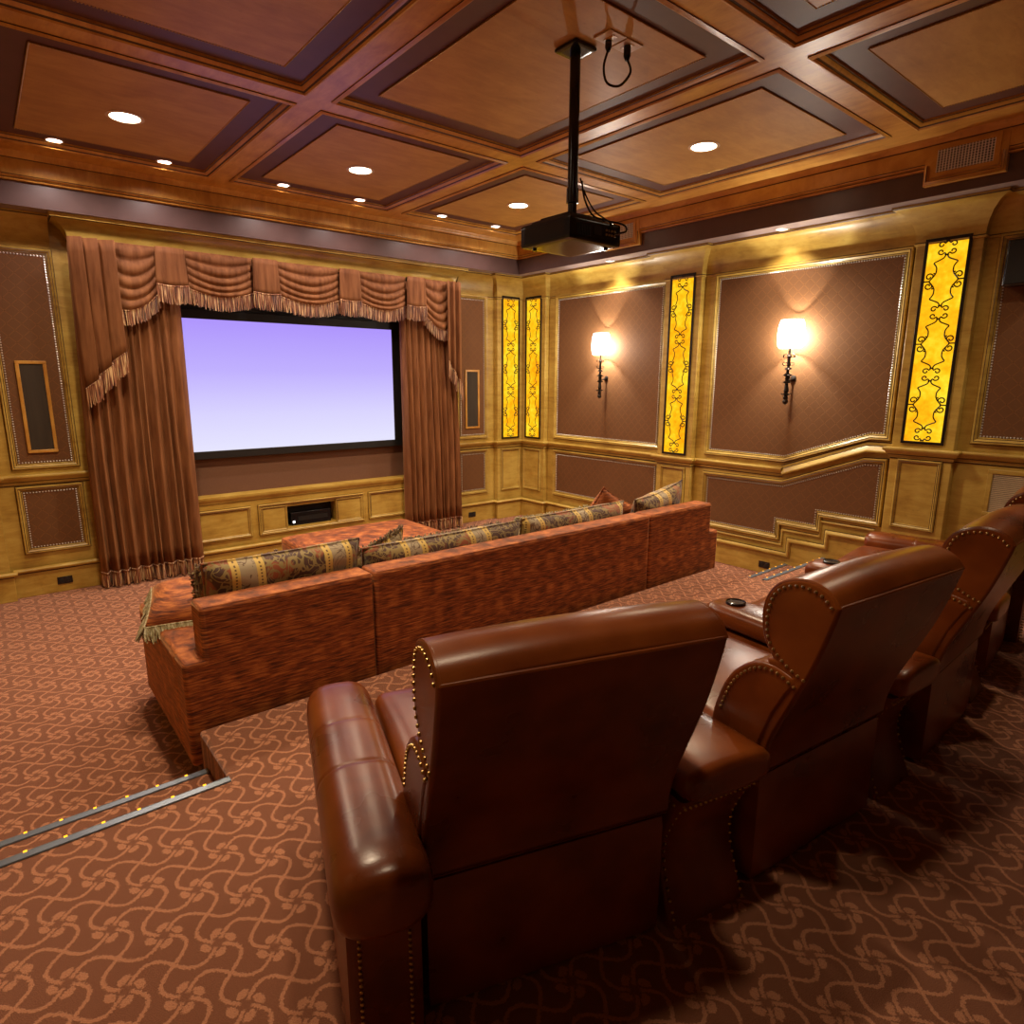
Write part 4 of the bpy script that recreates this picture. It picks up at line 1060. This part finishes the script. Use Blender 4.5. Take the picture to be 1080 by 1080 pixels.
mb = MB(); mb.lathe([(.055, 0), (.058, .02), (.045, .03), (.040, .012), (.001, .006)], (-.08, .203, .065), 24, axis='y'); mb.build('lens', M_plastic, t)
mb = MB()
for k in range(9): mb.box(-.15 + k * .012, -.144 + k * .012, -.2085, -.204, .03, .085)
mb.build('cooling_vents', M_black, t)
mb = MB()
for k in range(4): mb.lathe([(.006, 0), (.006, -.006), (.003, -.008)], (.08 + k * .022, -.2045, .055), 8, axis='y'); mb.lathe([(.006, 0), (.006, -.006), (.003, -.008)], (.08 + k * .022, -.2045, .078), 8, axis='y')
mb.build('sockets', M_brass, t)
mb = MB(); mb.box(-.02, .04, -.2075, -.205, .045, .09); mb.build('rating_label', M_iron, t)
mb = MB(); mb.lathe([(.012, -.012), (.012, 0)], (.15, -.14, 0), 10); mb.lathe([(.012, -.012), (.012, 0)], (-.15, .14, 0), 10); mb.build('foot', M_plastic, t)
t = empty('ceiling_outlet', (2.93, 2.64, ZPAN - .009), R_(0), 'cream double outlet plate on the ceiling beside the projector mount', 'outlet')
for q, u in ((-.07, -.0), (.07, .0)):
    mb = MB(); mb.box(q - .066, q + .066, -.06, .06, -.008, 0); mb.build('cover_plate', M_plate, t, bevel=.003)
    mb = MB(); mb.box(q - .018, q + .018, -.035, .035, -.010, -.007); mb.build('socket', M_woodc, t)
mb = MB(); zc = ZPAN - .02
mb.lathe([(.020, 0), (.020, -.05), (.010, -.07)], (2.99, 2.63, zc), 12); mb.lathe([(.018, 0), (.018, -.03), (.010, -.05)], (2.87, 2.66, zc), 12)
mb.tube(catmull([(2.99, 2.63, zc - .06), (3.0, 2.61, zc - .13), (2.95, 2.64, zc - .20), (2.89, 2.68, zc - .19), (2.86, 2.68, zc - .12), (2.87, 2.66, zc - .04)], 8), .007, 6)
cd = mb.build('power_cord', M_plastic, t); cd.location = (-2.93, -2.64, -(ZPAN - .009))
mb = MB()
mb.tube(catmull([(2.835, 2.80, 3.12), (2.84, 2.78, 3.02), (2.87, 2.74, 2.93), (2.93, 2.68, 2.90), (2.98, 2.60, 2.87), (2.97, 2.575, 2.83), (2.90, 2.60, 2.81)], 8), .006, 6)
mb.tube(catmull([(2.84, 2.82, 3.14), (2.85, 2.78, 3.04), (2.86, 2.72, 2.95), (2.88, 2.66, 2.90), (2.88, 2.60, 2.86), (2.86, 2.595, 2.82)], 8), .005, 6)
tag(mb.build('signal_cables', M_plastic), 'bundle of thin black cables curving from the pole to the projector back', 'cable')

# ------------------------------------------------------------------ lit step nosings
def nosing(x0, x1, y, z, label):
    t = empty('step_light_strip', ((x0 + x1) / 2, y, z), 0, label, 'step light', 'lit metal strips on the step edges')
    W = (x1 - x0) / 2; mb = MB()
    prof = [(-.035, .002), (-.033, .007), (-.004, .009), (.006, .006), (.010, -.004), (.010, -.028), (.004, -.030), (.002, .002)]
    mb.grid([[(x, a, b) for a, b in prof] for x in (-W, W)], close_u=True, cap0=True, cap1=True); mb.build('metal_strip', M_alu, t, flatsh=True)
    n = int((x1 - x0) / .122)
    for k in range(n):
        x = -W + (k + .6) * .122
        mb = MB(); mb.box(x - .006, x + .006, -.005, .005, .006, .0102); mb.build('led', M_led, t)
nosing(XL + .002, .625, 3.052, .15, 'lit metal strip on the lower step edge at the left')
nosing(XL + .002, .63, 2.682, .30, 'lit metal strip on the upper step edge at the left')
nosing(5.07, XR - .03, 3.052, .15, 'lit metal strip on the lower step edge at the right')
nosing(5.06, XR - .03, 2.682, .30, 'lit metal strip on the upper step edge at the right')
